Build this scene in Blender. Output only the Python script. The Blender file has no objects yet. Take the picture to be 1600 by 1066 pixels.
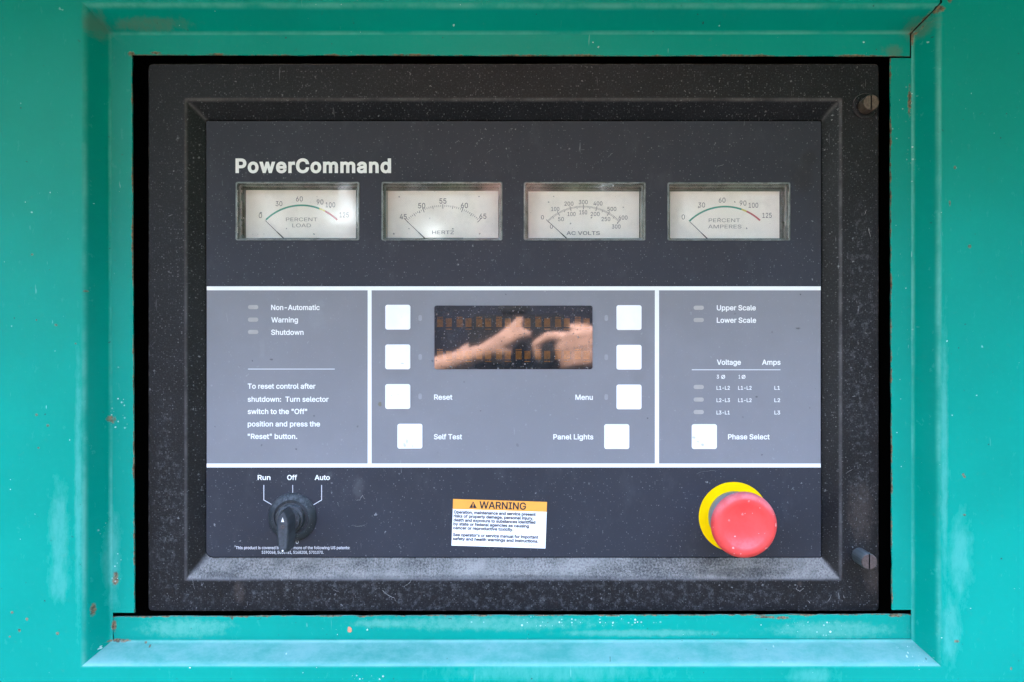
import bpy, bmesh, math, random
from mathutils import Vector, Matrix, Euler

random.seed(7)
SC = bpy.context.scene
COL = SC.collection

# ------------------------------------------------------------------ camera, sky, sun, exposure
S = 0.0004          # metres per photo pixel on the face of the panel
D = 0.85            # lens to face plate
ZC = 1.40           # height of the middle of the panel above the ground
cam_d = bpy.data.cameras.new('camera'); cam = bpy.data.objects.new('camera', cam_d); COL.objects.link(cam)
cam.location = (0, -D, ZC); cam.rotation_euler = (math.radians(90), 0, 0)
cam_d.sensor_width = 36; cam_d.lens = 36 * D / (1600 * S); cam_d.clip_start = 0.01; cam_d.clip_end = 3000
SC.camera = cam
SUN_EL, SUN_AZ = math.radians(56), math.radians(-14)      # azimuth from +Y (behind the panel)
world = bpy.data.worlds.new('World'); SC.world = world; world.use_nodes = True
wn = world.node_tree.nodes; wl = world.node_tree.links
sky = wn.new('ShaderNodeTexSky'); sky.sky_type = 'NISHITA'; sky.sun_disc = False
sky.sun_elevation = SUN_EL; sky.sun_rotation = -SUN_AZ; sky.dust_density = 0.8; sky.ozone_density = 1.0
wn['Background'].inputs['Strength'].default_value = 0.15
wb = wn.new('ShaderNodeMix'); wb.data_type = 'RGBA'; wb.blend_type = 'MULTIPLY'; wb.inputs[0].default_value = 1.0     # the camera's shade white balance
wb.inputs[7].default_value = (1.17, 1.0, 0.97, 1); wl.new(sky.outputs[0], wb.inputs[6]); wl.new(wb.outputs[2], wn['Background'].inputs['Color'])
sl = bpy.data.lights.new('sun', 'SUN'); sl.energy = 2.0; sl.angle = math.radians(0.5); sl.color = (1.0, 0.93, 0.82)
sun = bpy.data.objects.new('sun', sl); COL.objects.link(sun); sun.location = (0, 3, 6)
sd = Vector((math.sin(SUN_AZ) * math.cos(SUN_EL), math.cos(SUN_AZ) * math.cos(SUN_EL), math.sin(SUN_EL)))
sun.rotation_euler = sd.to_track_quat('Z', 'Y').to_euler()
vs = SC.view_settings; vs.view_transform = 'Standard'; vs.look = 'None'; vs.gamma = 1; vs.use_curve_mapping = False
vs.exposure = 4.85
SC.cycles.max_bounces = 5; SC.cycles.diffuse_bounces = 3; SC.cycles.glossy_bounces = 3; SC.cycles.transparent_max_bounces = 8
SC.cycles.use_denoising = True

# ------------------------------------------------------------------ helpers
def W(x, y, h=0.0):
    """the point at height h (metres) in front of the face plate that shows at photo pixel x, y"""
    k = (D - h) / D
    return Vector(((x - 800) * S * k, -h, ZC + (533 - y) * S * k))
def L(px, h=0.0): return px * S * (D - h) / D
ORG = {}
def link(o, parent=None, org=None):
    COL.objects.link(o)
    org = Vector(org) if org is not None else Vector((0, 0, 0))
    ORG[o.name] = org
    if parent is not None:
        o.parent = parent; o.location = org - ORG[parent.name]
    else:
        o.location = org
    return o
def thing(name, org, label, cat, group=None):
    o = bpy.data.objects.new(name, None); o.empty_display_size = 0.05; link(o, None, org)
    o['label'] = label; o['category'] = cat
    if group: o['group'] = group
    return o
def mesh_from(name, verts, faces, mats, parent=None, smooth=False, fmat=None, org=None, label=None, sharp=40):
    if org is None:
        c = Vector((0, 0, 0)); lo = Vector([min(v[i] for v in verts) for i in range(3)]); hi = Vector([max(v[i] for v in verts) for i in range(3)])
        org = (lo + hi) / 2
    org = Vector(org)
    me = bpy.data.meshes.new(name)
    me.from_pydata([tuple(Vector(v) - org) for v in verts], [], faces)
    if not isinstance(mats, (list, tuple)): mats = [mats]
    for m in mats: me.materials.append(m)
    if fmat:
        for p, i in zip(me.polygons, fmat): p.material_index = i
    me.validate(); me.update()
    if smooth:
        me.shade_smooth(); me.set_sharp_from_angle(angle=math.radians(sharp))
    o = bpy.data.objects.new(name, me); link(o, parent, org)
    if label: o['label'] = label
    return o
def from_bm(name, bm, mats, parent=None, smooth=False, label=None, sharp=40, org=None):
    bmesh.ops.recalc_face_normals(bm, faces=bm.faces)
    bm.verts.index_update()
    v = [x.co.copy() for x in bm.verts]; f = [[a.index for a in p.verts] for p in bm.faces]; fm = [p.material_index for p in bm.faces]
    bm.free()
    return mesh_from(name, v, f, mats, parent, smooth, fm, org, label, sharp)
def share(src, parent, org, name=None):
    o = bpy.data.objects.new(name or src.name.split('.')[0], src.data); return link(o, parent, org)
def rrect(x0, y0, x1, y1, r, n=5):
    """rounded rectangle outline in photo pixels, r = radius or (tl, tr, br, bl)"""
    if not isinstance(r, (tuple, list)): r = (r,) * 4
    pts = []
    for (cx, cy, a0, rr) in ((x0 + r[0], y0 + r[0], 180, r[0]), (x1 - r[1], y0 + r[1], 270, r[1]), (x1 - r[2], y1 - r[2], 0, r[2]), (x0 + r[3], y1 - r[3], 90, r[3])):
        m = n if rr > 0 else 0
        for i in range(m + 1):
            a = math.radians(a0 + 90 * i / max(m, 1)); pts.append((cx + rr * math.cos(a), cy + rr * math.sin(a)))
    return pts
def plate(name, outline, h0, h1, mat, parent, holes=(), bevel=0.0, label=None, smooth=False, href=None):
    """flat piece standing from h0 up to h1 with outline (and holes) in photo pixels of its front"""
    hr = h1 if href is None else href
    bm = bmesh.new()
    def ring(pts):
        vs_ = [bm.verts.new(W(x, y, hr)) for x, y in pts]
        return [bm.edges.new((vs_[i], vs_[(i + 1) % len(vs_)])) for i in range(len(vs_))]
    es = ring(outline)
    for hl in holes: es += ring(hl)
    if holes: bmesh.ops.triangle_fill(bm, use_beauty=True, use_dissolve=False, edges=es)
    else: bm.faces.new([e.verts[0] for e in es])
    for v in bm.verts: v.co.y = -h1
    bmesh.ops.recalc_face_normals(bm, faces=bm.faces)
    f = bm.faces[:]
    if f[0].normal.y > 0: bmesh.ops.reverse_faces(bm, faces=f)
    if h0 is not None:
        ex = bmesh.ops.extrude_face_region(bm, geom=bm.faces[:])
        nf = [g for g in ex['geom'] if isinstance(g, bmesh.types.BMFace)]
        # the extruded copy is the front; drop the original to the back
        fv = {v for q in nf for v in q.verts}
        for v in bm.verts:
            if v not in fv: v.co.y = -h0
        if bevel > 0:
            ee = [e for e in bm.edges if all(v in fv for v in e.verts) and len({q for q in e.link_faces if q in nf}) == 1]
            bmesh.ops.bevel(bm, geom=ee, offset=bevel, segments=2, affect='EDGES', clamp_overlap=True)
    return from_bm(name, bm, mat, parent, smooth, label)
def lathe_pts(prof, n=40):
    """verts, faces of a body of revolution about -Y; prof = [(radius, height)]"""
    v, f = [], []
    for (r, h) in prof:
        if r < 1e-7: v.append([Vector((0, -h, 0))])
        else: v.append([Vector((r * math.cos(2 * math.pi * i / n), -h, r * math.sin(2 * math.pi * i / n))) for i in range(n)])
    flat, idx = [], []
    for ring in v:
        idx.append(list(range(len(flat), len(flat) + len(ring)))); flat += ring
    for a, b in zip(idx[:-1], idx[1:]):
        for i in range(n):
            j = (i + 1) % n
            if len(a) == 1 and len(b) == 1: continue
            if len(a) == 1: f.append([a[0], b[j], b[i]][::-1])
            elif len(b) == 1: f.append([a[i], a[j], b[0]][::-1])
            else: f.append([a[i], a[j], b[j], b[i]][::-1])
    return flat, f
def lathe(name, prof, org, mat, parent, n=40, mtx=None, label=None, sharp=35):
    v, f = lathe_pts(prof, n)
    if mtx is not None: v = [mtx @ p for p in v]
    f = [x[::-1] for x in f]
    return mesh_from(name, [p + Vector(org) for p in v], f, mat, parent, True, None, org, label, sharp)

# ------------------------------------------------------------------ node helper
class NT:
    zone = None
    def __init__(s, name):
        s.m = bpy.data.materials.new(name); s.m.use_nodes = True
        s.t = s.m.node_tree; s.N = s.t.nodes; s.K = s.t.links; s.b = s.N['Principled BSDF']
        s.pos = s.N.new('ShaderNodeNewGeometry')
    def put(s, sock, v):
        if isinstance(v, bpy.types.NodeSocket): s.K.new(v, sock)
        elif v is not None:
            if sock.type == 'RGBA' and len(v) == 3: v = (*v, 1)
            sock.default_value = v
    def math(s, op, a, b=0.0, c=None, clamp=False):
        n = s.N.new('ShaderNodeMath'); n.operation = op; n.use_clamp = clamp
        s.put(n.inputs[0], a); s.put(n.inputs[1], b)
        if c is not None: s.put(n.inputs[2], c)
        return n.outputs[0]
    def mul(s, a, b): return s.math('MULTIPLY', a, b)
    def add(s, a, b): return s.math('ADD', a, b)
    def mx(s, a, b): return s.math('MAXIMUM', a, b)
    def mix(s, f, a, b, mode='MIX'):
        n = s.N.new('ShaderNodeMix'); n.data_type = 'RGBA'; n.blend_type = mode
        s.put(n.inputs[0], f); s.put(n.inputs[6], a); s.put(n.inputs[7], b); return n.outputs[2]
    def ramp(s, v, lo, hi, a=0.0, b=1.0, smooth=True):
        n = s.N.new('ShaderNodeMapRange'); n.interpolation_type = 'SMOOTHSTEP' if smooth else 'LINEAR'
        s.put(n.inputs[0], v); s.put(n.inputs[1], lo); s.put(n.inputs[2], hi); s.put(n.inputs[3], a); s.put(n.inputs[4], b); return n.outputs[0]
    def vm(s, op, a, b=None, scale=None):
        n = s.N.new('ShaderNodeVectorMath'); n.operation = op; s.put(n.inputs[0], a)
        if b is not None: s.put(n.inputs[1], b)
        if scale is not None: s.put(n.inputs['Scale'], scale)
        return n.outputs['Value'] if op in ('LENGTH', 'DOT_PRODUCT', 'DISTANCE') else n.outputs[0]
    def xz(s):
        if not hasattr(s, '_xz'):
            a = s.N.new('ShaderNodeSeparateXYZ'); s.K.new(s.pos.outputs['Position'], a.inputs[0])
            c = s.N.new('ShaderNodeCombineXYZ'); s.K.new(a.outputs[0], c.inputs[0]); s.K.new(a.outputs[2], c.inputs[1]); s.K.new(a.outputs[1], c.inputs[2])
            s._xz = c.outputs[0]
        return s._xz
    def noise(s, scale, detail=3, rough=0.6, vec=None, col=False, stretch=None, off=0.0):
        n = s.N.new('ShaderNodeTexNoise'); n.noise_dimensions = '2D'; n.inputs['Scale'].default_value = scale; n.inputs['Detail'].default_value = detail; n.inputs['Roughness'].default_value = rough
        v = vec if vec is not None else s.xz()
        if stretch or off:
            mp = s.N.new('ShaderNodeMapping'); s.K.new(v, mp.inputs[0]); mp.inputs['Location'].default_value = (off, off * 1.7, 0)
            if stretch: mp.inputs['Rotation'].default_value[2] = stretch[2]; mp.inputs['Scale'].default_value = (stretch[0], stretch[1], 1)
            v = mp.outputs[0]
        s.K.new(v, n.inputs['Vector']); return n.outputs['Color' if col else 'Fac']
    def specks(s, scale, rad, dens, off=0.0, stretch=None, warp=0.25, dmap=None):
        """small irregular flecks: a mask 0..1; rad and warp are in cells; dens = share of cells that have one"""
        v = s.xz()
        mp = s.N.new('ShaderNodeMapping'); s.K.new(v, mp.inputs[0]); mp.inputs['Location'].default_value = (off * 0.31, off * 0.17, 0)
        if stretch: mp.inputs['Rotation'].default_value[2] = stretch[2]; mp.inputs['Scale'].default_value = (stretch[0], stretch[1], 1)
        v = mp.outputs[0]
        if scale < 350:
            w = s.vm('SUBTRACT', s.noise(scale * 3.1, 1, 0.5, vec=v, col=True), (0.5, 0.5, 0.5))
            v = s.vm('ADD', v, s.vm('SCALE', w, scale=warp / scale))
        n = s.N.new('ShaderNodeTexVoronoi'); n.voronoi_dimensions = '2D'; n.inputs['Scale'].default_value = scale
        s.K.new(v, n.inputs['Vector'])
        sp = s.N.new('ShaderNodeSeparateColor'); s.K.new(n.outputs['Color'], sp.inputs[0])
        r = s.mul(s.math('POWER', sp.outputs[0], 2.2), rad); r = s.add(r, rad * 0.15)
        m = s.ramp(s.math('DIVIDE', n.outputs['Distance'], r), 0.6, 1.05, 1.0, 0.0)
        d = dens if dmap is None else s.mul(dmap, dens)
        keep = s.math('LESS_THAN', sp.outputs[1], d)
        return s.mul(s.mul(m, keep), s.ramp(sp.outputs[2], 0, 1, 0.35, 1.0))
    def blobs(s, lst, h, nz, edge=0.5, soft=0.5):
        """stains with a place of their own: (x, y, rx, ry) in photo pixels at height h, broken up by the noise nz"""
        tot = None
        for (x, y, rx, ry) in lst:
            if s.zone and not (s.zone[0] - rx <= x <= s.zone[2] + rx and s.zone[1] - ry <= y <= s.zone[3] + ry): continue
            p = W(x, y, h); a, b = 1 / L(rx, h), 1 / L(ry, h)
            n = s.N.new('ShaderNodeVectorMath'); n.operation = 'MULTIPLY_ADD'; s.K.new(s.xz(), n.inputs[0]); n.inputs[1].default_value = (a, b, 0); n.inputs[2].default_value = (-p.x * a, -p.z * b, 0)
            m = s.vm('LENGTH', n.outputs[0]); tot = m if tot is None else s.math('MINIMUM', tot, m)
        if tot is None: return 0.0
        tot = s.ramp(tot, 0.15, 1.0, 1.0, 0.0)
        return s.ramp(s.add(tot, s.math('MULTIPLY_ADD', nz, 1.6, -0.8)), edge, edge + soft)
    def up(s, lo=0.25, hi=0.6):
        a = s.N.new('ShaderNodeSeparateXYZ'); s.K.new(s.pos.outputs['Normal'], a.inputs[0]); return s.ramp(a.outputs[2], lo, hi)
    def attr(s, name):
        a = s.N.new('ShaderNodeAttribute'); a.attribute_name = name; return a.outputs['Fac']
    def bump(s, hgt, strength=0.3, dist=0.0005):
        n = s.N.new('ShaderNodeBump'); n.inputs['Strength'].default_value = strength; n.inputs['Distance'].default_value = dist
        s.K.new(hgt, n.inputs['Height']); s.K.new(n.outputs[0], s.b.inputs['Normal'])
    def out(s, col, rough=0.5, spec=0.5, metal=0.0):
        s.put(s.b.inputs['Base Color'], col); s.put(s.b.inputs['Roughness'], rough); s.put(s.b.inputs['Specular IOR Level'], spec); s.put(s.b.inputs['Metallic'], metal)
        return s.m
def plain(name, col, rough=0.5, spec=0.5, metal=0.0, var=0.06, scale=120):
    t = NT(name); c = t.mix(t.ramp(t.noise(scale, 4), 0.3, 0.7), [x * (1 - var) for x in col], [min(1, x * (1 + var)) for x in col])
    return t.out(c, rough, spec, metal)

HF, HL, HB = 0.042, 0.020, 0.008      # heights: outer sheet, inner lip of the opening, bezel flange
# ------------------------------------------------------------------ materials
def make_green(zone):
    t = NT('teal_paint'); t.zone = zone; big = t.noise(6, 3); fine = t.noise(260, 4)
    base = t.mix(t.ramp(big, 0.3, 0.7), (0.0, 0.262, 0.198), (0.0, 0.298, 0.227))
    base = t.mix(t.mul(t.ramp(fine, 0.45, 0.8), 0.12), base, (0.012, 0.33, 0.262))
    # chalky sun-bleached patches
    ch = t.blobs([(92, 830, 24, 120), (92, 905, 26, 60), (1500, 870, 30, 110), (1485, 985, 26, 90), (122, 760, 9, 330), (1476, 700, 9, 330), (1270, 1056, 60, 22), (860, 1050, 260, 26), (160, 880, 18, 120)], HF, t.noise(140, 5, 0.7, stretch=(1.6, 0.7, 0)), 0.2, 1.1)
    base = t.mix(t.mul(ch, 0.22), base, (0.22, 0.58, 0.53))
    chl = t.blobs([(290, 982, 120, 26), (760, 975, 300, 20), (1300, 985, 160, 24), (600, 975, 90, 12), (1000, 990, 220, 10)], HL, t.noise(200, 6, 0.75), 0.2, 1.1)
    base = t.mix(t.mul(chl, 0.4), base, (0.20, 0.44, 0.37))
    # settled dust on what faces up
    base = t.mix(t.mul(t.up(0.3, 0.6), t.ramp(t.noise(60, 6, 0.75, stretch=(0.35, 1, 0)), 0.25, 0.7, 0.22, 0.66)), base, (0.28, 0.47, 0.45))
    # brown film in the corners
    film = t.blobs([(150, 40, 26, 34), (232, 34, 110, 14), (1440, 40, 40, 24), (1405, 72, 26, 18)], HL + 0.014, t.noise(160, 5, 0.7), 0.15, 1.0)
    base = t.mix(t.mul(film, 0.42), base, (0.15, 0.15, 0.09))
    wr = t.mul(t.attr('wear_highlight'), t.ramp(t.noise(22, 5, 0.7, off=7.0), 0.3, 0.7, 0.1, 1.0))  # highlight painted along the bends, broken up like worn paint
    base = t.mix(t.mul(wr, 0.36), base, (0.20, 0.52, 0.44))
    # rust along cut edges and at named spots
    rn = t.noise(330, 6, 0.75); rn2 = t.noise(75, 3, 0.6, off=3.0)
    ra = t.attr('rust')
    re = t.ramp(t.add(ra, t.add(t.math('MULTIPLY_ADD', rn, 0.9, -0.45), t.math('MULTIPLY_ADD', rn2, 1.1, -0.62))), 0.66, 0.92)
    rb = t.blobs([(243, 83, 18, 5), (205, 84, 12, 8), (340, 85, 30, 4), (640, 86, 60, 4), (900, 87, 70, 4), (1150, 87, 60, 4), (1330, 87, 50, 4), (178, 978, 7, 20), (185, 1001, 40, 5), (228, 1003, 5, 4), (237, 1007, 4, 4), (157, 945, 6, 22), (175, 655, 12, 14), (362, 965, 6, 8), (1200, 965, 40, 4), (1421, 158, 6, 50), (1425, 60, 6, 24), (1450, 28, 18, 12), (1466, 12, 8, 14), (1402, 962, 30, 7), (180, 905, 12, 26), (1222, 966, 30, 5)], HL, rn, 0.55)
    rb2 = t.blobs([(50, 398, 4, 4), (57, 500, 3, 3), (57, 648, 4, 4), (75, 665, 5, 5), (88, 508, 5, 4), (132, 455, 7, 3), (1484, 318, 3, 9), (1505, 742, 4, 6), (1507, 745, 4, 4), (1507, 805, 5, 4), (118, 537, 3, 3), (42, 968, 4, 5), (30, 985, 4, 5), (19, 957, 4, 4), (90, 990, 5, 5), (1515, 385, 5, 5), (1492, 262, 4, 6), (60, 700, 4, 3), (1580, 1045, 3, 5), (15, 995, 3, 3), (1495, 1002, 8, 5)], HF, rn, 0.42)
    rust = t.mx(re, t.mx(rb, t.mul(rb2, 0.8)))
    rcol = t.mix(t.ramp(t.noise(500, 4), 0.35, 0.65), (0.09, 0.032, 0.014), (0.30, 0.15, 0.075))
    base = t.mix(t.mul(rust, 0.85), base, rcol)
    orb = t.blobs([(546, 985, 6, 8)], HL, rn, 0.3)
    base = t.mix(orb, base, (0.62, 0.26, 0.15))
    # chips, flecks and dust
    dm = t.ramp(t.noise(9, 3, off=1.3), 0.42, 0.75, 0.15, 1.0)
    lowd = t.ramp(t.noise(3, 1), 0.0, 1.0, 0.8, 1.0)
    sp1 = t.specks(110, 0.10, 0.028, 2.0, dmap=dm, warp=0.5); sp2 = t.specks(340, 0.17, 0.035, 5.0, dmap=dm)
    cl = t.blobs([(178, 890, 20, 50), (180, 645, 22, 50), (1425, 165, 24, 55), (165, 820, 14, 40), (575, 1050, 60, 16), (1425, 1020, 40, 30), (1428, 250, 10, 60), (1290, 985, 100, 20), (900, 975, 300, 14)], HL + 0.006, t.noise(40, 2), 0.35)
    sp3 = t.mul(t.specks(520, 0.34, 0.30, 9.0), cl)
    wsp = t.mx(t.mx(sp1, sp2), sp3)
    base = t.mix(t.mul(wsp, 0.85), base, (0.62, 0.74, 0.70))
    dsp = t.mx(t.specks(95, 0.09, 0.04, 14.0, warp=0.5), t.specks(280, 0.17, 0.03, 17.0))
    base = t.mix(t.mul(dsp, 0.8), base, (0.03, 0.075, 0.07))
    scr = t.specks(60, 0.10, 0.05, 21.0, stretch=(4.5, 0.55, 0.25), warp=0.3)
    base = t.mix(t.mul(scr, 0.3), base, (0.4, 0.62, 0.58))
    t.bump(t.noise(180, 2), 0.05, 0.0006)
    rough = t.mix(t.mx(rust, t.mx(t.mul(ch, .6), t.up())), (0.27,) * 3, (0.75,) * 3)
    return t.out(base, rough, 0.14)
def make_bezel():
    t = NT('black_textured_coat'); fine = t.noise(900, 3, 0.7); mid = t.noise(38, 5, 0.65)
    base = t.mix(t.ramp(mid, 0.3, 0.75), (0.0062, 0.0065, 0.0078), (0.0100, 0.0104, 0.0124))
    base = t.mix(t.mul(t.ramp(fine, 0.5, 0.75), 0.35), base, (0.05, 0.052, 0.057))
    haze = t.ramp(t.noise(240, 6, 0.8, off=2.0), 0.48, 0.75)
    low = t.blobs([(800, 930, 900, 60), (1345, 560, 40, 420), (262, 820, 40, 260)], HB, mid, 0.25)
    base = t.mix(t.mul(t.mul(haze, low), 0.30), base, (0.20, 0.21, 0.22))
    brown = t.blobs([(374, 925, 16, 36), (1345, 800, 40, 90), (1250, 912, 8, 8), (1365, 900, 30, 50)], HB, t.noise(260, 6, 0.75), 0.3, 0.9)
    base = t.mix(t.mul(brown, 0.15), base, (0.19, 0.145, 0.12))
    # thick dust on the ledge that faces up, thinner in patches; one doubles as the stop button's shade
    dn = t.noise(850, 3, 0.75); dl = t.noise(30, 3, 0.6, off=5.0, stretch=(0.5, 1.2, 0))
    dust = t.mul(t.up(0.18, 0.55), t.ramp(t.add(t.mul(dn, 0.65), t.mul(dl, 0.6)), 0.40, 0.76, 0.18, 1.0))
    thin_shade = t.blobs([(345, 899, 60, 9), (1150, 895, 130, 12), (780, 903, 500, 7)], HB, t.noise(110, 5, 0.7), 0.15, 0.9)
    dust = t.mul(dust, t.math('MULTIPLY_ADD', thin_shade, -0.4, 1.0))
    dcol = t.mix(t.ramp(t.noise(90, 4), 0.35, 0.65), (0.25, 0.24, 0.222), (0.33, 0.31, 0.285))
    base = t.mix(t.mul(dust, 0.9), base, dcol)
    dm = t.ramp(t.noise(16, 5, 0.7, off=4.0), 0.40, 0.70, 0.05, 1.0)
    w = t.mx(t.specks(170, 0.13, 0.16, 1.0, dmap=dm, warp=0.5), t.mx(t.specks(340, 0.2, 0.30, 3.0, dmap=dm, warp=0.6), t.mul(t.specks(900, 0.4, 0.3, 6.0), 0.6)))
    sc = t.mx(t.specks(75, 0.10, 0.22, 8.0, stretch=(4.0, 0.6, 0.9), warp=0.5, dmap=dm), t.specks(90, 0.08, 0.2, 11.0, stretch=(5.0, 0.7, -0.6), warp=0.6, dmap=dm))
    base = t.mix(t.mul(w, 0.42), base, (0.36, 0.37, 0.37))
    base = t.mix(t.mul(sc, 0.30), base, (0.36, 0.37, 0.38))
    edge = t.ramp(t.add(t.attr('rust'), t.math('MULTIPLY_ADD', t.noise(300, 4), 1.0, -0.6)), 0.55, 0.95)
    base = t.mix(t.mul(edge, 0.4), base, (0.33, 0.31, 0.30))
    base = t.mix(t.mul(t.mul(t.attr('wear_highlight'), t.ramp(t.noise(45, 4, 0.7, off=9.0), 0.3, 0.7, 0.3, 1.0)), 0.5), base, (0.135, 0.13, 0.13))  # painted highlight on the rolled edge and mitres, with some rubbing
    t.bump(t.noise(900, 1), 0.35, 0.00025)
    return t.out(base, t.mix(t.mx(dust, w), (0.36,) * 3, (0.85,) * 3), 0.2)
def make_film(name, ca, cb, dirt=1.0, rough=0.42, spec=0.2):
    t = NT(name); mid = t.noise(14, 5, 0.65, off=name.count('e'))
    base = t.mix(t.ramp(mid, 0.3, 0.75), ca, cb)
    dm = t.ramp(t.noise(18, 5, 0.7, off=6.0), 0.40, 0.70, 0.06, 1.0)
    w = t.mx(t.specks(150, 0.11, 0.09, 1.5, dmap=dm, warp=0.5), t.mx(t.specks(330, 0.18, 0.14, 3.5, dmap=dm, warp=0.6), t.mul(t.specks(900, 0.34, 0.2, 6.5), 0.6)))
    base = t.mix(t.mul(w, 0.34 * dirt), base, (0.5, 0.51, 0.52))
    sc = t.mx(t.specks(38, 0.07, 0.16, 8.5, stretch=(6.0, 0.7, 0.8), warp=0.5, dmap=dm), t.specks(45, 0.06, 0.16, 12.0, stretch=(6.0, 0.8, -0.5), warp=0.6, dmap=dm))
    base = t.mix(t.mul(sc, 0.22 * dirt), base, (0.5, 0.51, 0.52))
    dk = t.mx(t.specks(60, 0.07, 0.05, 9.5), t.specks(170, 0.12, 0.03, 19.0))
    base = t.mix(t.mul(dk, 0.6), base, (0.02, 0.02, 0.022))
    sm = t.ramp(t.noise(45, 6, 0.7, off=8.0, stretch=(1.5, 0.8, 0.5)), 0.52, 0.75)
    base = t.mix(t.mul(sm, 0.018 * dirt), base, (0.5, 0.51, 0.52))
    if name.startswith('dark'):
        st_ = t.blobs([(1256, 272, 34, 44), (1262, 250, 26, 22)], 0.0, t.noise(60, 4), 0.3, 0.7); base = t.mix(t.mul(st_, 0.55), base, (0.020, 0.019, 0.020))
        st_ = t.blobs([(515, 742, 14, 12), (560, 760, 18, 36)], 0.0, t.noise(90, 6, 0.75), 0.5, 0.7); base = t.mix(t.mul(st_, 0.05), base, (0.5, 0.5, 0.5))
    else:
        st_ = t.blobs([(622, 500, 46, 44), (622, 560, 44, 60), (625, 625, 40, 34), (985, 500, 34, 40), (1000, 560, 30, 90)], 0.0, t.noise(40, 4), 0.2, 0.9); base = t.mix(t.mul(st_, 0.22), base, (0.15, 0.145, 0.15))
        st_ = t.blobs([(593, 631, 6, 6)], 0.0, t.noise(300, 3), 0.4); base = t.mix(t.mul(st_, 0.7), base, (0.16, 0.145, 0.085))
        st_ = t.blobs([(495, 500, 26, 40), (410, 545, 10, 30), (500, 475, 14, 14)], 0.0, t.noise(110, 6, 0.75), 0.4, 0.8); base = t.mix(t.mul(st_, 0.12), base, (0.34, 0.38, 0.40))
        st_ = t.blobs([(424, 562, 5, 3), (491, 650, 3, 4), (463, 702, 3, 3), (1247, 513, 7, 3), (1182, 620, 4, 3), (751, 642, 2, 2), (725, 597, 2, 2)], 0.0, t.noise(500, 4, 0.7), 0.45); base = t.mix(t.mul(st_, 0.6), base, (0.05, 0.05, 0.052))
    r = t.math('MULTIPLY_ADD', t.noise(25, 5, 0.7, off=3.0), 0.3, rough - 0.15)
    t.bump(t.noise(1100, 2), 0.06, 0.0002)
    return t.out(base, r, spec)
def make_ink(name, col, worn=0.25):
    t = NT(name); c = t.mix(t.mul(t.ramp(t.noise(260, 5, 0.7), 0.5, 0.8), worn), col, [x * 0.6 for x in col]); return t.out(c, 0.5, 0.35)
def make_key():
    t = NT('white_key_film')
    b = t.mix(t.ramp(t.noise(60, 4), 0.35, 0.7), (0.86, 0.86, 0.86), (0.80, 0.80, 0.80))
    g = t.blobs([(632, 695, 5, 9), (636, 690, 3, 8), (645, 697, 3, 6), (1084, 684, 6, 4), (1097, 695, 5, 5), (1090, 690, 5, 3), (949, 684, 3, 2), (629, 568, 5, 2), (612, 618, 2, 2), (622, 617, 2, 2)], 0.0006, t.noise(480, 5, 0.75), 0.5)
    b = t.mix(t.mul(g, 0.42), b, (0.16, 0.15, 0.145))
    b = t.mix(t.mul(t.specks(240, 0.12, 0.05, 3.0), 0.6), b, (0.35, 0.34, 0.33))
    return t.out(b, 0.4, 0.45)
def make_pane(name, tint, refl_ior, dust=0.06):
    """clear sheet: lets light straight through, mirrors by Fresnel, carries a little dust"""
    t = NT(name); N, K = t.N, t.K
    tr = N.new('ShaderNodeBsdfTransparent'); tr.inputs[0].default_value = (*tint, 1)
    gl = N.new('ShaderNodeBsdfGlossy'); gl.inputs['Roughness'].default_value = 0.05
    fr = N.new('ShaderNodeFresnel'); fr.inputs['IOR'].default_value = refl_ior
    m1 = N.new('ShaderNodeMixShader'); K.new(fr.outputs[0], m1.inputs[0]); K.new(tr.outputs[0], m1.inputs[1]); K.new(gl.outputs[0], m1.inputs[2])
    t.put(t.b.inputs['Base Color'], (0.6, 0.6, 0.58)); t.put(t.b.inputs['Roughness'], 0.9)
    d = t.mx(t.mul(t.ramp(t.noise(60, 5, 0.7), 0.45, 0.8), dust), t.mul(t.specks(300, 0.16, 0.08, 2.0), 0.7))
    m2 = N.new('ShaderNodeMixShader'); K.new(d, m2.inputs[0]); K.new(m1.outputs[0], m2.inputs[1]); K.new(t.b.outputs[0], m2.inputs[2])
    K.new(m2.outputs[0], N['Material Output'].inputs['Surface']); return t.m
def make_screen():
    t = NT('dark_display_window'); w = t.mx(t.specks(420, 0.22, 0.25, 3.0), t.mx(t.specks(150, 0.16, 0.12, 5.0), t.specks(1000, 0.3, 0.22, 8.0)))
    b = t.mix(t.ramp(t.noise(90, 6, 0.75), 0.4, 0.75), (0.014, 0.015, 0.018), (0.030, 0.031, 0.035))
    b = t.mix(t.mul(w, 0.3), b, (0.4, 0.4, 0.4))
    t.out(b, t.mix(w, (0.03,) * 3, (0.5,) * 3), 0.5)
    t.b.inputs['IOR'].default_value = 1.75
    return t.m
def make_amber():
    t = NT('amber_cells'); b = t.mix(t.ramp(t.noise(300, 4, 0.7), 0.4, 0.7), (0.17, 0.066, 0.012), (0.09, 0.036, 0.009))
    t.out(b, 0.05, 0.5); t.b.inputs['IOR'].default_value = 1.75; return t.m
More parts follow.
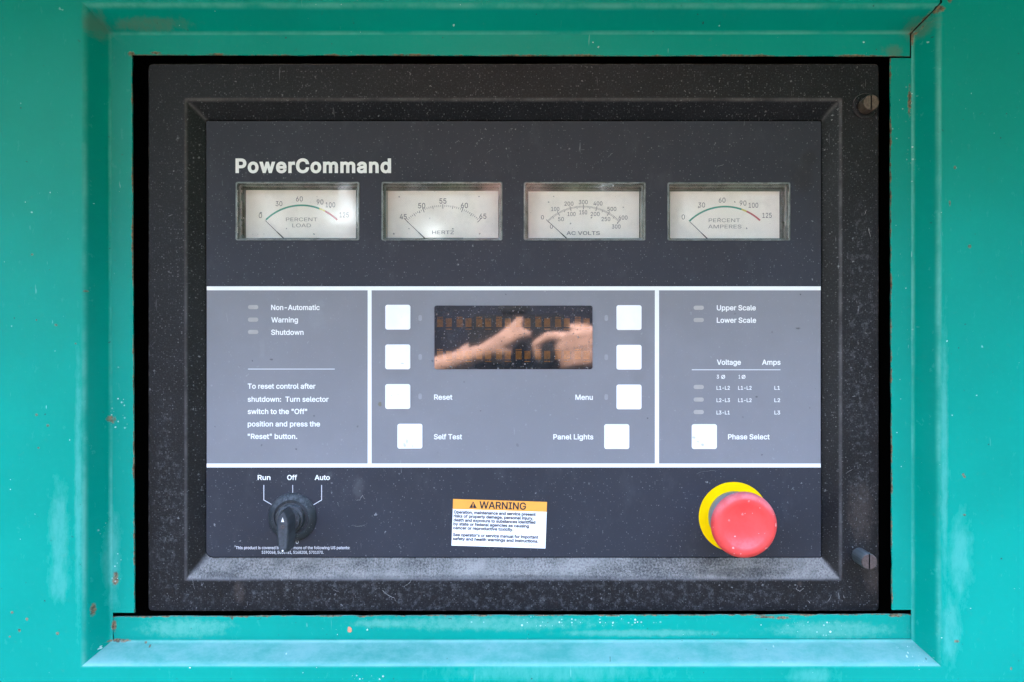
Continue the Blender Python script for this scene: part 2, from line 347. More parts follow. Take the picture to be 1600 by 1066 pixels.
def make_red():
    t = NT('faded_red_plastic')
    b = t.mix(t.ramp(t.noise(70, 5, 0.65), 0.35, 0.7), (0.74, 0.060, 0.054), (0.77, 0.075, 0.068))
    a = t.N.new('ShaderNodeSeparateXYZ'); t.K.new(t.pos.outputs['Normal'], a.inputs[0])
    bl = t.mul(t.ramp(a.outputs[2], 0.05, 0.6), t.ramp(t.noise(160, 5, 0.7), 0.3, 0.65, 0.5, 1.0))
    b = t.mix(t.mul(bl, 0.45), b, (0.78, 0.36, 0.40))
    w = t.mx(t.specks(260, 0.2, 0.18, 4.0), t.blobs([(1142, 853, 5, 3), (1194, 854, 6, 1.5), (1209, 818, 3, 7), (1146, 836, 3, 2)], 0.036, t.noise(900, 4, 0.7), 0.5))
    b = t.mix(t.mul(w, 0.5), b, (0.85, 0.6, 0.58))
    return t.out(b, 0.62, 0.25)
def make_knob():
    t = NT('knob_plastic')
    b = t.mix(t.ramp(t.noise(120, 5), 0.35, 0.7), (0.022, 0.027, 0.032), (0.036, 0.043, 0.050))
    b = t.mix(t.mul(t.up(0.1, 0.7), t.ramp(t.noise(500, 5, 0.75), 0.35, 0.7, 0.05, 0.4)), b, (0.28, 0.29, 0.31))
    b = t.mix(t.mul(t.specks(700, 0.3, 0.25, 4.0), 0.35), b, (0.4, 0.4, 0.41))
    return t.out(b, 0.5, 0.45)
def make_metal(name, ca, cb, rough=0.45, metal=0.8):
    t = NT(name); b = t.mix(t.ramp(t.noise(700, 5, 0.7), 0.35, 0.68), ca, cb)
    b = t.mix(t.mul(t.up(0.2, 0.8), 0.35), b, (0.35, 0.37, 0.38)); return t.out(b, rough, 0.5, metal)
M = dict(
    greens={k: make_green(z) for k, z in dict(top=(120, -100, 1480, 92), left=(-300, -100, 215, 1200), right=(1388, -100, 1900, 1200), bottom=(120, 1003, 1480, 1200), lip=(170, 955, 1430, 1002)).items()}, green=plain('teal_paint_plain', (0.0, 0.28, 0.22), 0.4, 0.2), bezel=make_bezel(),
    dark=make_film('dark_grey_film', (0.0275, 0.0300, 0.0395), (0.0315, 0.0345, 0.0455)),
    grey=make_film('mid_grey_film', (0.205, 0.206, 0.224), (0.222, 0.223, 0.243), dirt=0.55, spec=0.2),
    white=make_ink('white_print', (0.82, 0.82, 0.80), 0.12), softwhite=make_ink('light_print', (0.62, 0.63, 0.66), 0.2),
    key=make_key(), lamp=plain('indicator_window', (0.36, 0.34, 0.32), 0.45), faint=plain('faint_window', (0.262, 0.267, 0.288), 0.45),
    dial=plain('cream_dial', (0.96, 0.93, 0.85), 0.6, 0.3, var=0.03, scale=40), dialink=make_ink('dial_print', (0.25, 0.24, 0.235), 0.3),
    dialpale=make_ink('faded_dial_print', (0.34, 0.33, 0.31), 0.3), needle=plain('needle_black', (0.02, 0.02, 0.02), 0.5),
    arc_green=make_ink('arc_green', (0.09, 0.36, 0.27), 0.3), arc_yellow=make_ink('arc_yellow', (0.66, 0.58, 0.18), 0.3), arc_red=make_ink('arc_red', (0.50, 0.13, 0.15), 0.3),
    housing=plain('clear_housing', (0.115, 0.135, 0.125), 0.18, 0.6, var=0.35, scale=90), rim=plain('meter_rim', (0.17, 0.19, 0.185), 0.22, 0.7, var=0.3, scale=160),
    pane=make_pane('meter_pane', (1.0, 1.0, 1.0), 1.3, 0.03), screen=make_screen(), amber=make_amber(),
    red=make_red(), yellow=plain('yellow_plate', (0.95, 0.60, 0.0), 0.6, 0.05, var=0.02), knob=make_knob(), collar=plain('grey_collar', (0.20, 0.21, 0.22), 0.4),
    brass=make_metal('aged_brass', (0.07, 0.048, 0.034), (0.13, 0.095, 0.068), 0.5, 0.35), zinc=make_metal('dull_zinc', (0.05, 0.065, 0.07), (0.11, 0.13, 0.14), 0.5, 0.5),
    bronze=make_metal('bronze_face', (0.055, 0.036, 0.031), (0.095, 0.066, 0.057), 0.6, 0.1), black=plain('cavity_black', (0.006, 0.006, 0.007), 0.7, 0.2),
    paper=plain('sticker_paper', (0.88, 0.88, 0.87), 0.5, 0.3, var=0.02), orange=plain('sticker_orange', (0.85, 0.37, 0.06), 0.5, 0.3, var=0.03), stext=make_ink('sticker_ink', (0.012, 0.008, 0.022), 0.1),
    skin=plain('skin', (0.52, 0.30, 0.22), 0.5, 0.35, var=0.12, scale=60), cloth=plain('dark_cloth', (0.015, 0.016, 0.022), 0.9, 0.1), hair=plain('dark_hair', (0.012, 0.010, 0.009), 0.6), leather=plain('shoe', (0.02, 0.018, 0.016), 0.6),
    camblack=plain('camera_black', (0.012, 0.012, 0.013), 0.5), glass=plain('lens_glass', (0.01, 0.01, 0.014), 0.05, 0.8))
def make_ground():
    t = NT('dry_grass'); b = t.mix(t.ramp(t.noise(2.5, 6, 0.7, vec=t.pos.outputs['Position']), 0.3, 0.7), (0.036, 0.036, 0.029), (0.050, 0.047, 0.038))
    b = t.mix(t.mul(t.ramp(t.noise(60, 5, 0.7, vec=t.pos.outputs['Position']), 0.5, 0.7), 0.3), b, (0.035, 0.036, 0.028)); return t.out(b, 0.95, 0.1)

# ------------------------------------------------------------------ ground
g = mesh_from('ground', [(-400, -800, 0), (400, -800, 0), (400, 800, 0), (-400, 800, 0)], [(0, 1, 2, 3)], make_ground(), org=(0, 0, 0)); g['kind'] = 'structure'

# trees along the far side of the yard, behind the photographer: the dark green that the glossy faces mirror
hg = bmesh.new(); rnd = random.Random(11)
for _ in range(9000):
    az = rnd.uniform(-1.75, 1.75); rr = 12 + rnd.gauss(0, 0.6); top = 5.7 + 0.5 * math.sin(az * 9) + 0.35 * math.sin(az * 23 + 1)
    p = Vector((rr * math.sin(az), -rr * math.cos(az), rnd.uniform(0.05, top)))
    a = Euler((rnd.uniform(0, 6.3), rnd.uniform(0, 6.3), rnd.uniform(0, 6.3))).to_matrix() @ Vector((rnd.uniform(0.2, 0.42), 0, 0)); b = a.orthogonal().normalized() * a.length * 0.62
    hg.faces.new([hg.verts.new(p + q) for q in (-a, -b, a, b)])
hv = [v.co.copy() for v in hg.verts]; hf = [[q.index for q in f.verts] for f in hg.faces] if not hg.verts.index_update() else []
hg.free(); hedge = mesh_from('tree_line', hv, hf, plain('hedge_leaf', (0.036, 0.056, 0.022), 0.6, 0.2, var=0.5, scale=2), org=(0, -12, 0)); hedge['kind'] = 'stuff'
# ------------------------------------------------------------------ generator enclosure with the formed opening
enc = thing('generator_enclosure', (0, 0, 0), 'teal painted sheet metal enclosure with rust edged opening framing the control panel', 'enclosure')
class Strip:
    """a sheet built of rows of points; each row is a polyline across, with one rust value a row"""
    def __init__(s): s.v = []; s.f = []; s.r = []; s.w = []
    def rows(s, rows, rust, wear_highlight=None):
        base = len(s.v); n = len(rows[0]); wear_highlight = wear_highlight or [0.0] * len(rows)
        for row, rv, wv in zip(rows, rust, wear_highlight):
            s.w += list(wv) if isinstance(wv, (list, tuple)) else [wv] * n
            for i, p in enumerate(row): s.v.append(Vector(p)); s.r.append(rv[i] if isinstance(rv, (list, tuple)) else rv)
        for a in range(len(rows) - 1):
            for i in range(n - 1):
                s.f.append([base + a * n + i, base + a * n + i + 1, base + (a + 1) * n + i + 1, base + (a + 1) * n + i])
    def build(s, name, mat, parent, label=None):
        bm = bmesh.new(); lay = bm.verts.layers.float.new('rust'); lw = bm.verts.layers.float.new('wear_highlight'); vv = [bm.verts.new(p) for p in s.v]
        for q, rv, wv in zip(vv, s.r, s.w): q[lay] = rv; q[lw] = wv
        for f in s.f:
            try: bm.faces.new([vv[i] for i in f])
            except ValueError: pass
        bmesh.ops.remove_doubles(bm, verts=bm.verts, dist=1e-6)
        bmesh.ops.recalc_face_normals(bm, faces=bm.faces)
        if sum(f.normal.y * f.calc_area() for f in bm.faces) > 0: bmesh.ops.reverse_faces(bm, faces=bm.faces[:])
        lo = Vector([min(q.co[i] for q in bm.verts) for i in range(3)]); hi = Vector([max(q.co[i] for q in bm.verts) for i in range(3)]); c = (lo + hi) / 2
        for q in bm.verts: q.co -= c
        me = bpy.data.meshes.new(name); bm.to_mesh(me); bm.free(); me.materials.append(mat)
        me.shade_smooth(); me.set_sharp_from_angle(angle=math.radians(38))
        o = bpy.data.objects.new(name, me); link(o, parent, c)
        w = o.modifiers.new('weighted', 'WEIGHTED_NORMAL'); w.keep_sharp = True
        if label: o['label'] = label
        return o
def lerp(a, b, t): return a + (b - a) * t
def seg(a, b, n, wob=0.0, seed=0):
    rnd = random.Random(seed); out = []
    for i in range(n + 1):
        p = lerp(a, b, i / n)
        if wob and 0 < i < n: p = p + Vector((0, 0, rnd.uniform(-wob, wob)))
        out.append(p)
    return out
OC = dict(TL=(133, 8), TR=(1466, 10), BR=(1467, 1038), BL=(131, 1038))
IC = dict(TL=(171, 52), TR=(1427, 50), BR=(1427, 1002), BL=(173, 1003))
SG = dict(TL=(-1, -1), TR=(1, -1), BR=(1, 1), BL=(-1, 1))
def corner_profile(c, dx=0.0, jit=0.0, seed=0):
    """points from the outer sheet round the bend, down the slope and round onto the lip, at one corner"""
    rnd = random.Random(seed); O, I, g_ = OC[c], IC[c], SG[c]
    o3, i3 = W(*O, HF), W(*I, HL)
    F = W(O[0] + 6 * g_[0], O[1] + 6 * g_[1], HF); Sx = lerp(o3, i3, 0.2)
    S2 = lerp(o3, i3, 0.90); G = W(I[0] - 3.5 * g_[0], I[1] - 3.5 * g_[1], HL)
    pts = []
    for i in range(7):
        t = i / 6; pts.append(F * (1 - t) ** 2 + o3 * 2 * t * (1 - t) + Sx * t * t)
    pts.append(lerp(Sx, S2, 0.35)); pts.append(lerp(Sx, S2, 0.7))
    for i in range(4):
        t = i / 3; pts.append(S2 * (1 - t) ** 2 + i3 * 2 * t * (1 - t) + G * t * t)
    if dx or jit:
        pts = [p + Vector((dx * S + rnd.uniform(-jit, jit) * S, 0, rnd.uniform(-jit, jit) * S * 0.4)) for p in pts]
    return pts
cp = {k: corner_profile(k) for k in OC}
trt = corner_profile('TR', dx=-2.6, jit=1.0, seed=3)      # the top sheet stops short of the right one: the rusty seam
NP = len(cp['TL'])
XL, XR, ZT, ZB = -0.85, 0.85, ZC + 0.27, 0.12
def zrow(v, **k): return v
def rail(name, A, B, far_a, far_b, n, seamA=0.0, seamB=0.0):
    st = Strip(); rows = []; rust = []
    rows.append(seg(Vector(far_a), Vector(far_b), n)); rust.append(0.0)
    for i in range(NP):
        rows.append(seg(A[i], B[i], n, 0.00006, i)); e = [0.0] * (n + 1); 
        if i > 1: e[0] = seamA; e[1] = seamA * 0.45; e[-1] = seamB; e[-2] = seamB * 0.45
        rust.append(e)
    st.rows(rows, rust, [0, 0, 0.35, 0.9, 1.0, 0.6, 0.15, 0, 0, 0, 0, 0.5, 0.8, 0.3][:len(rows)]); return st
def edge_rows(st, outer_a, outer_b, inner_a, inner_b, n, hl=HL, seed=0):
    """the flat lip from the foot of the slope to its cut edge, and the return of the sheet's thickness"""
    oa, ob, ia, ib = W(*outer_a, hl), W(*outer_b, hl), W(*inner_a, hl), W(*inner_b, hl)
    ks = (0.0, 0.55, 0.82, 0.95, 1.0); rv = (0.0, 0.0, 0.22, 0.62, 0.95)
    rnd = random.Random(seed); wob = [rnd.uniform(-0.5, 0.5) * S for _ in range(n + 1)]
    d = (ia - oa).normalized(); rows = []
    for k in ks:
        a, b = lerp(oa, ia, k), lerp(ob, ib, k); rows.append([p + d * wob[i] * k for i, p in enumerate(seg(a, b, n))])
    rows.append([p + Vector((0, 0.002, 0)) for p in rows[-1]])
    st.rows(rows, list(rv) + [0.7])
FL = W(0, 0, HF).y
st = rail('top', cp['TL'], trt, (cp['TL'][0].x, FL, ZT), (trt[0].x, FL, ZT), 90, 0.0, 0.95)
edge_rows(st, (174.5, 55.5), (1421.5, 53.5), (206, 86), (1421.5, 88), 80, seed=1)
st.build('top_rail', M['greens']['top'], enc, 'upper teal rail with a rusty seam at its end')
st = rail('left', cp['TL'], cp['BL'], (XL, FL, cp['TL'][0].z), (XL, FL, cp['BL'][0].z), 40)
st.rows([[Vector((XL, FL, ZT)), Vector((cp['TL'][0].x, FL, ZT))], [Vector((XL, FL, cp['TL'][0].z)), cp['TL'][0]]], [0, 0])
st.rows([[Vector((XL, FL, cp['BL'][0].z)), cp['BL'][0]], [Vector((XL, FL, ZB)), Vector((cp['BL'][0].x, FL, ZB))]], [0, 0])
edge_rows(st, (174.5, 55.5), (176.5, 957.5), (206, 86), (210, 957.5), 60, seed=2)
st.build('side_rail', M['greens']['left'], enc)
st = rail('right', cp['TR'], cp['BR'], (XR, FL, cp['TR'][0].z), (XR, FL, cp['BR'][0].z), 60, 0.9)
st.rows([[Vector((cp['TR'][0].x, FL, ZT)), Vector((XR, FL, ZT))], [cp['TR'][0], Vector((XR, FL, cp['TR'][0].z))]], [0, 0])
st.rows([[cp['BR'][0], Vector((XR, FL, cp['BR'][0].z))], [Vector((cp['BR'][0].x, FL, ZB)), Vector((XR, FL, ZB))]], [0, 0])
edge_rows(st, (1423.5, 91), (1423.5, 953), (1391, 91), (1394, 953), 60, seed=3)
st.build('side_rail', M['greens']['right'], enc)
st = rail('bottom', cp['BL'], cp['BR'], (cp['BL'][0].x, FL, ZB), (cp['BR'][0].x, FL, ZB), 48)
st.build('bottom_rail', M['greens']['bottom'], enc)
st = Strip(); edge_rows(st, (178, 999.5), (1424, 998.0), (174.5, 963.5), (1423, 960.0), 80, hl=HL - 0.0012, seed=4)
st.build('bottom_lip', M['greens']['lip'], enc, 'scuffed teal lip strip with rusted left end')
# the rest of the housing: sides, roof with an overhang added to shade the panel, back, and the black cavity behind the opening
def boxmesh(name, lo, hi, mat, parent, label=None, bevel=0.0):
    bm = bmesh.new(); bmesh.ops.create_cube(bm, size=1)
    for v in bm.verts: v.co = Vector([lerp(lo[i], hi[i], v.co[i] + 0.5) for i in range(3)])
    if bevel: bmesh.ops.bevel(bm, geom=bm.edges[:], offset=bevel, segments=2, affect='EDGES')
    return from_bm(name, bm, mat, parent, bool(bevel), label)
boxmesh('side_wall', (XL - 0.003, FL, ZB), (XL, 0.9, ZT), M['green'], enc)
boxmesh('side_wall', (XR, FL, ZB), (XR + 0.003, 0.9, ZT), M['green'], enc)
boxmesh('back_wall', (XL, 0.9, ZB), (XR, 0.903, ZT), M['green'], enc)
boxmesh('base_skid', (XL - 0.02, FL - 0.01, 0.0), (XR + 0.02, 0.92, ZB - 0.001), M['black'], enc)
boxmesh('shade_roof', (XL - 0.02, FL - 0.42, ZT + 0.001), (XR + 0.02, 0.93, ZT + 0.03), M['green'], enc, bevel=0.006)  # unseen front overhang added to darken the top of the panel
cav = bmesh.new()
x0, x1, z0, z1, yf, yb = W(60, 0, HL).x, W(1540, 0, HL).x, W(0, 1060, HL).z, W(0, -10, HL).z, -0.012, 0.16
q = [cav.verts.new(p) for p in ((x0, yf, z0), (x1, yf, z0), (x1, yf, z1), (x0, yf, z1), (x0, yb, z0), (x1, yb, z0), (x1, yb, z1), (x0, yb, z1))]
for f in ((4, 5, 6, 7), (0, 1, 5, 4), (2, 3, 7, 6), (0, 4, 7, 3), (1, 2, 6, 5)): cav.faces.new([q[i] for i in f])
from_bm('cavity_liner', cav, M['black'], enc)

# ------------------------------------------------------------------ control panel: bezel and face plate
pan = thing('control_panel', (0, 0, W(0, 955, 0).z), 'black framed generator control panel with four meters, display, white keys and red stop button', 'control panel')
def loop_pts(x0, y0, x1, y1, r, h, n=5): return [W(x, y, h) for x, y in rrect(x0, y0, x1, y1, r, n)]
def bezel():
    loops = [(232, 100, 1373, 955, 7, HB - 0.012, 0.0, 0), (232, 100, 1373, 955, 7, HB - 0.0005, .8, 0), (232.8, 100.8, 1372.2, 954.2, 6.4, HB, .72, 0), (235, 103, 1370, 952, 5, HB, .25, 0), (240, 108, 1364, 946, 4, HB, 0, 0),
             (284, 150, 1320, 911, 4, HB, 0, 0)]
    # rolled edge of the slope, its crest rubbed and painted lighter as a highlight
    A, B, C = (287.5, 152.5, 1316.5, 908.5), (291, 156, 1313, 904.5), (295, 161, 1308.5, 900)
    for i in range(7):
        t = i / 6; w = ((1 - t) ** 2, 2 * t * (1 - t), t * t)
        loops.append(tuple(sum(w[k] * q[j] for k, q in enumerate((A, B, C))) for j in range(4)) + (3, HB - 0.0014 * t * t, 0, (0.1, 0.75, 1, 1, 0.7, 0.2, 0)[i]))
    loops += [(309, 174, 1296, 886, (3, 3, 3, 5), lerp(HB - 0.0014, 0.0004, 0.5), 0, 0), (321, 187, 1285, 873, (2.5, 2.5, 2.5, 9), 0.0004, 0, 0), (322.0, 188.5, 1283.5, 871.5, (2, 2, 2, 10), -0.0005, 0, 0)]
    st = Strip(); rows = []; rr = []; ww = []
    for n, l in enumerate(loops):
        c = rrect(*l[:5], 4); pts = []; wv = []; nc = len(c); slope = n >= 12
        for k in range(nc):
            a, b = c[k], c[(k + 1) % nc]; pts.append(a); corner = k % 5
            wv.append(max(l[7], 0.85 if slope and n < len(loops) - 1 and corner in (1, 2, 3) else (0.4 if slope and n < len(loops) - 1 else 0)))  # lighter corner points paint a highlight down each mitre
            if corner == 4:     # the straight run to the next corner
                ln = math.hypot(b[0] - a[0], b[1] - a[1])
                for f in (4.0 / ln, 0.25, 0.5, 0.75, 1 - 4.0 / ln): pts.append((lerp(a[0], b[0], f), lerp(a[1], b[1], f))); wv.append(l[7])
        p = [W(x, y, l[5]) for x, y in pts]; rows.append(p + [p[0]]); rr.append(l[6]); ww.append(wv + [wv[0]])
    st.rows(rows, rr, ww); return st.build('bezel', M['bezel'], pan, 'black textured bezel with dusty lower ledge')
bezel()
GA = [(368, 284.2, 561.7, 375.8), (596, 284.2, 785.2, 376), (818.3, 284.5, 1009, 376), (1042.8, 285, 1235, 376.2)]      # meter windows
GD = [(384.3, 297.2, 555.8, 372.2), (605.6, 298.5, 778.5, 372), (825.6, 299.3, 998.7, 373.2), (1047, 299.3, 1217.8, 374)]   # dials
face = plate('face_plate', rrect(322.5, 189.5, 1282.8, 870.3, (2, 2, 2, 10)), -0.0004, 0.0003, M['dark'], pan, holes=[rrect(a + 1.2, b + 1.2, c - 1.2, d - 1.2, 2.5, 3) for a, b, c, d in GA], label='dark grey printed face plate')
E1, E2, E3 = 0.00040, 0.00052, 0.00060
for (a, b) in ((323.2, 574.6), (580.4, 1023.3), (1029.6, 1282.2)):
    plate('grey_section', [(a, 453.6), (b, 453.6), (b, 724.6), (a, 724.6)], None, E1, M['grey'], face)
plate('white_rule', [(323, 447.6), (1282.4, 447.6), (1282.4, 453.8), (323, 453.8)], None, E2, M['white'], face)
plate('white_rule', [(323, 724.4), (1282.4, 724.4), (1282.4, 730.6), (323, 730.6)], None, E2, M['white'], face)
plate('white_rule', [(574.4, 453.8), (580.6, 453.8), (580.6, 724.4), (574.4, 724.4)], None, E2, M['white'], face)
plate('white_rule', [(1023.2, 453.8), (1029.7, 453.8), (1029.7, 724.4), (1023.2, 724.4)], None, E2, M['white'], face)
plate('thin_rule', [(387.5, 576.2), (523, 576.2), (523, 577.5), (387.5, 577.5)], None, E2, M['softwhite'], face)
plate('thin_rule', [(1081, 577.2), (1219.5, 577.2), (1219.5, 578.6), (1081, 578.6)], None, E2, M['softwhite'], face)
def poly_line(name, pts, w, h, mat, parent):
    q = [W(x, y, h) for x, y in pts]; hw = L(w, h) / 2; v = []; f = []
    for i, p in enumerate(q):
        a = (q[i] - q[i - 1]).normalized() if i else (q[1] - q[0]).normalized(); b = (q[i + 1] - q[i]).normalized() if i < len(q) - 1 else a
        t = (a + b).normalized(); n = Vector((-t.z, 0, t.x)) * (hw / max(0.3, t.dot(a)))
        v += [p + n, p - n]
    for i in range(len(q) - 1): f.append([2 * i, 2 * i + 1, 2 * i + 3, 2 * i + 2])
    return mesh_from(name, v, f, mat, parent)
poly_line('selector_mark', [(412.2, 758), (412.2, 781.4), (427, 790)], 1.15, E2, M['softwhite'], face)
poly_line('selector_mark', [(457.3, 758), (457.3, 773)], 1.15, E2, M['softwhite'], face)
poly_line('selector_mark', [(502.5, 758), (502.5, 781.4), (488, 790)], 1.15, E2, M['softwhite'], face)

# ------------------------------------------------------------------ printed lettering
def find_font():
    import os
    try:
        p = os.path.join(bpy.utils.system_resource('DATAFILES', path='fonts'), 'Inter.woff2')     # Blender's own interface face
        return bpy.data.fonts.load(p) if os.path.exists(p) else None
    except Exception: return None
FONT = find_font()
from mathutils.geometry import delaunay_2d_cdt
def outline(body):
    """closed outlines of a string in the font, as lists of points"""
    cu = bpy.data.curves.new('t', 'FONT'); cu.body = body; cu.size = 1; cu.resolution_u = 4; cu.fill_mode = 'NONE'
    if FONT: cu.font = FONT
    o = bpy.data.objects.new('t', cu); COL.objects.link(o); me = o.to_mesh()
    nxt = {}
    for e in me.edges:
        a, b = e.vertices; nxt.setdefault(a, []).append(b); nxt.setdefault(b, []).append(a)
    co = [v.co.xy.copy() for v in me.vertices]; seen = set(); loops = []
    for st_ in range(len(co)):
        if st_ in seen or st_ not in nxt: continue
        lp = [st_]; seen.add(st_); cur = st_ + 1 if st_ + 1 in nxt.get(st_, ()) else nxt[st_][0]
        while cur not in seen:
            seen.add(cur); lp.append(cur); c2 = [q for q in nxt[cur] if q not in seen]
            if not c2: break
            cur = c2[0]
        if len(lp) > 2: loops.append([co[q] for q in lp])
    o.to_mesh_clear(); bpy.data.objects.remove(o); bpy.data.curves.remove(cu); return loops
def area(l): return sum(l[k - 1].x * l[k].y - l[k].x * l[k - 1].y for k in range(len(l))) / 2
def span(loops): xs = [p.x for l in loops for p in l]; return min(xs), max(xs)
_G, _A = {}, {}
_hh = span(outline('HH')); HHW = _hh[1] - _hh[0]
def advance(c):
    if c not in _A: w = span(outline('H' + c + 'H')); _A[c] = w[1] - w[0] - HHW
    return _A[c]
def glyph(c, bold):
    """triangles of one letter, thickened by bold, filled by winding number so overlapping strokes stay solid"""
    if (c, bold) in _G: return _G[(c, bold)]
    loops = outline(c); v, f = [], []
    if loops:
        sg = 1 if area(max(loops, key=lambda l: abs(area(l)))) > 0 else -1
        if bold:
            new = []
            for l in loops:
                m = []; n = len(l)
                for k in range(n):
                    a = l[k] - l[k - 1]; b = l[(k + 1) % n] - l[k]
                    na = Vector((a.y, -a.x)); nb = Vector((b.y, -b.x))
                    if na.length < 1e-9: na = nb
                    if nb.length < 1e-9: nb = na
                    na.normalize(); nb.normalize(); t = na + nb
                    if t.length < 0.2: t = na
                    t.normalize(); m.append(l[k] + t * (bold * sg / max(0.5, t.dot(na))))
                new.append(m)
            loops = new
        pts, ed = [], []
        for l in loops:
            b0 = len(pts); pts += l; ed += [(b0 + k, b0 + (k + 1) % len(l)) for k in range(len(l))]
        r = delaunay_2d_cdt(pts, ed, [], 0, 1e-6); vv = r[0]
        for tri in r[2]:
            q = (vv[tri[0]] + vv[tri[1]] + vv[tri[2]]) / 3; wn_ = 0
            for l in loops:
                for k in range(len(l)):
                    a, b = l[k - 1], l[k]
                    if (a.y <= q.y) != (b.y <= q.y) and (q.x < a.x + (q.y - a.y) / (b.y - a.y) * (b.x - a.x)): wn_ += 1 if b.y > a.y else -1
            if wn_ != 0: f.append(list(tri))
        v = [Vector((p.x, p.y, 0)) for p in vv]
        # letters face the viewer: counter-clockwise
        f = [t if (v[t[1]] - v[t[0]]).cross(v[t[2]] - v[t[0]]).z > 0 else t[::-1] for t in f]
        used = sorted({k for t in f for k in t}); mp = {k: n for n, k in enumerate(used)}
        v = [v[k] for k in used]; f = [[mp[k] for k in t] for t in f]
    _G[(c, bold)] = (v, f); return v, f
def text_geo(body, bold=0.0, spacing=1.0):
    V, F, x = [], [], 0.0
    for c in body:
        if c != ' ':
            v, f = glyph(c, bold); b0 = len(V); V += [p + Vector((x, 0, 0)) for p in v]; F += [[b0 + k for k in t] for t in f]
        x += advance(c) + (spacing - 1.0) * 0.5
    return V, F
_h = text_geo('H')[0]; CAP = max(p.y for p in _h) - min(p.y for p in _h)
def text(body, x, base, cap, mat, parent, width=None, align='L', bold=0.014, h=E3, frame=None, spacing=1.0, name='lettering'):
    """flat print; x, base in photo pixels, cap = capital height, width = full width if known; frame turns (u, v) into a point"""
    v, f = text_geo(body, bold, spacing)
    if not v: return None
    x0 = min(p.x for p in v); x1 = max(p.x for p in v); k = cap / CAP; kx = k if width is None else width / (x1 - x0)
    wd = (x1 - x0) * kx; ox = x if align == 'L' else (x - wd / 2 if align == 'C' else x - wd)
    fr = frame or (lambda a, b: W(a, b, h))
    return mesh_from(name, [fr(ox + (p.x - x0) * kx, base - p.y * k) for p in v], f, mat, parent)
Wt, Sw = M['white'], M['softwhite']
text('PowerCommand', 368, 269.3, 20.3, Wt, face, 243, bold=0.032, spacing=1.09)
for b, x, y, w in (('Non-Automatic', 423.6, 484.4, 76), ('Warning', 423.8, 503.8, 41.8), ('Shutdown', 423.6, 523.2, 50.8), ('To reset control after', 387, 607.4, 106), ('shutdown:  Turn selector', 387, 627.8, 126.4), ('switch to the "Off"', 387, 646.9, 93), ('position and press the', 387, 666.4, 113), ('"Reset" button.', 387, 685.8, 77.4),
                   ('Reset', 678.3, 624.5, 28.6), ('Self Test', 678, 686.4, 44), ('Menu', 899, 624.7, 27.3), ('Panel Lights', 864.5, 686.6, 62.6), ('Upper Scale', 1120, 484.9, 61), ('Lower Scale', 1120, 504.3, 61.5), ('Voltage', 1120, 570, 37.6), ('Amps', 1190.6, 570, 29), ('Phase Select', 1137.6, 686.5, 65)):
    text(b, x, y, 7.7, Wt, face, w, bold=0.017)
for b, x, y, w in (('3', 1119.8, 591.6, 3.6), ('Ø', 1127, 591.8, 6), ('1', 1154.2, 591.6, 2.4), ('Ø', 1158.8, 591.8, 6), ('L1-L2', 1119.6, 609, 20.7), ('L1-L2', 1153.4, 609, 20.9), ('L1', 1210, 609, 8.6), ('L2-L3', 1119.6, 628.3, 20.9), ('L1-L2', 1153.4, 628.3, 20.9), ('L2', 1210, 628.3, 9), ('L3-L1', 1119.6, 647.6, 20.6), ('L3', 1210, 647.6, 9)):
    text(b, x, y, 5.6, Wt, face, w, bold=0.012)
for b, x, w in (('Run', 402.6, 20), ('Off', 448.7, 15.4), ('Auto', 491.6, 23.8)): text(b, x, 749.9, 7.3, Wt, face, w, bold=0.018)
text('0', 462.2, 849.8, 5.6, Sw, face, 4.2, bold=0.0)
text('This product is covered by one or more of the following US patents:', 368.4, 858.2, 4.4, Sw, face, 178.4, bold=0.012)
text('5390068, 5006781, 5168208, 5701070.', 409, 865.4, 4.4, Sw, face, 96.6, bold=0.012)

# ------------------------------------------------------------------ keys, lamps, display
key0 = None
for (x, y) in ((621.5, 495.8), (621.5, 557.8), (621.5, 619.8), (640.5, 681.8), (982.8, 496.4), (982.8, 558.4), (982.8, 620.4), (963.7, 682.4), (1100.5, 682.4)):
    if key0 is None: key0 = plate('key', rrect(x - 19.6, y - 19.4, x + 19.6, y + 19.4, 3.4, 4), E1, 0.0012, M['key'], pan, bevel=0.0003)
    else: share(key0, pan, W(x, y, (E1 + 0.0012) / 2), 'key')
for (x, y) in ((656.5, 497), (656.5, 558), (656.5, 619.5), (947.3, 497), (947.3, 558.4), (947.3, 620.5)):
    plate('key_lamp', rrect(x - 2.8, y - 4.6, x + 2.8, y + 4.6, 2.6, 4), None, E2, M['faint'], pan)
lamp0 = None
for (x, y) in ((395.4, 480), (395.4, 499.6), (395.4, 518.9), (1091.8, 481), (1091.8, 500.2), (1091.8, 604.8), (1091.8, 624.5), (1091.8, 644)):
    if lamp0 is None: lamp0 = plate('indicator_lamp', rrect(x - 8, y - 3.2, x + 8, y + 3.2, 3, 4), E1, E2 + 0.0002, M['lamp'], pan, bevel=0.0001)
    else: share(lamp0, pan, W(x, y, (E1 + E2 + 0.0002) / 2), 'indicator_lamp')
disp = plate('display_window', rrect(678.8, 477.6, 925.8, 577, 3.5, 4), E1, 0.00085, M['screen'], pan, label='dark glossy display window with amber character cells')
def cell_mesh(dy):
    v, f = [], []; rows = [0, 1, 2, 3, 4, 5, 6] + ([-1.55] if dy == 0 else [8.3])
    for r in rows:
        for c in range(5):
            x0 = -4.6 + c * 1.9; y0 = -5.2 + r * 1.9
            b = len(v)
            for (a, e) in ((0, 0), (1.72, 0), (1.72, 1.25), (0, 1.25)): v.append(Vector(((x0 + a) * S, 0, -(y0 + e) * S)))
            f.append([b, b + 3, b + 2, b + 1])
    me = bpy.data.meshes.new('character_cell'); me.from_pydata([tuple(p) for p in v], [], f); me.materials.append(M['amber']); return me
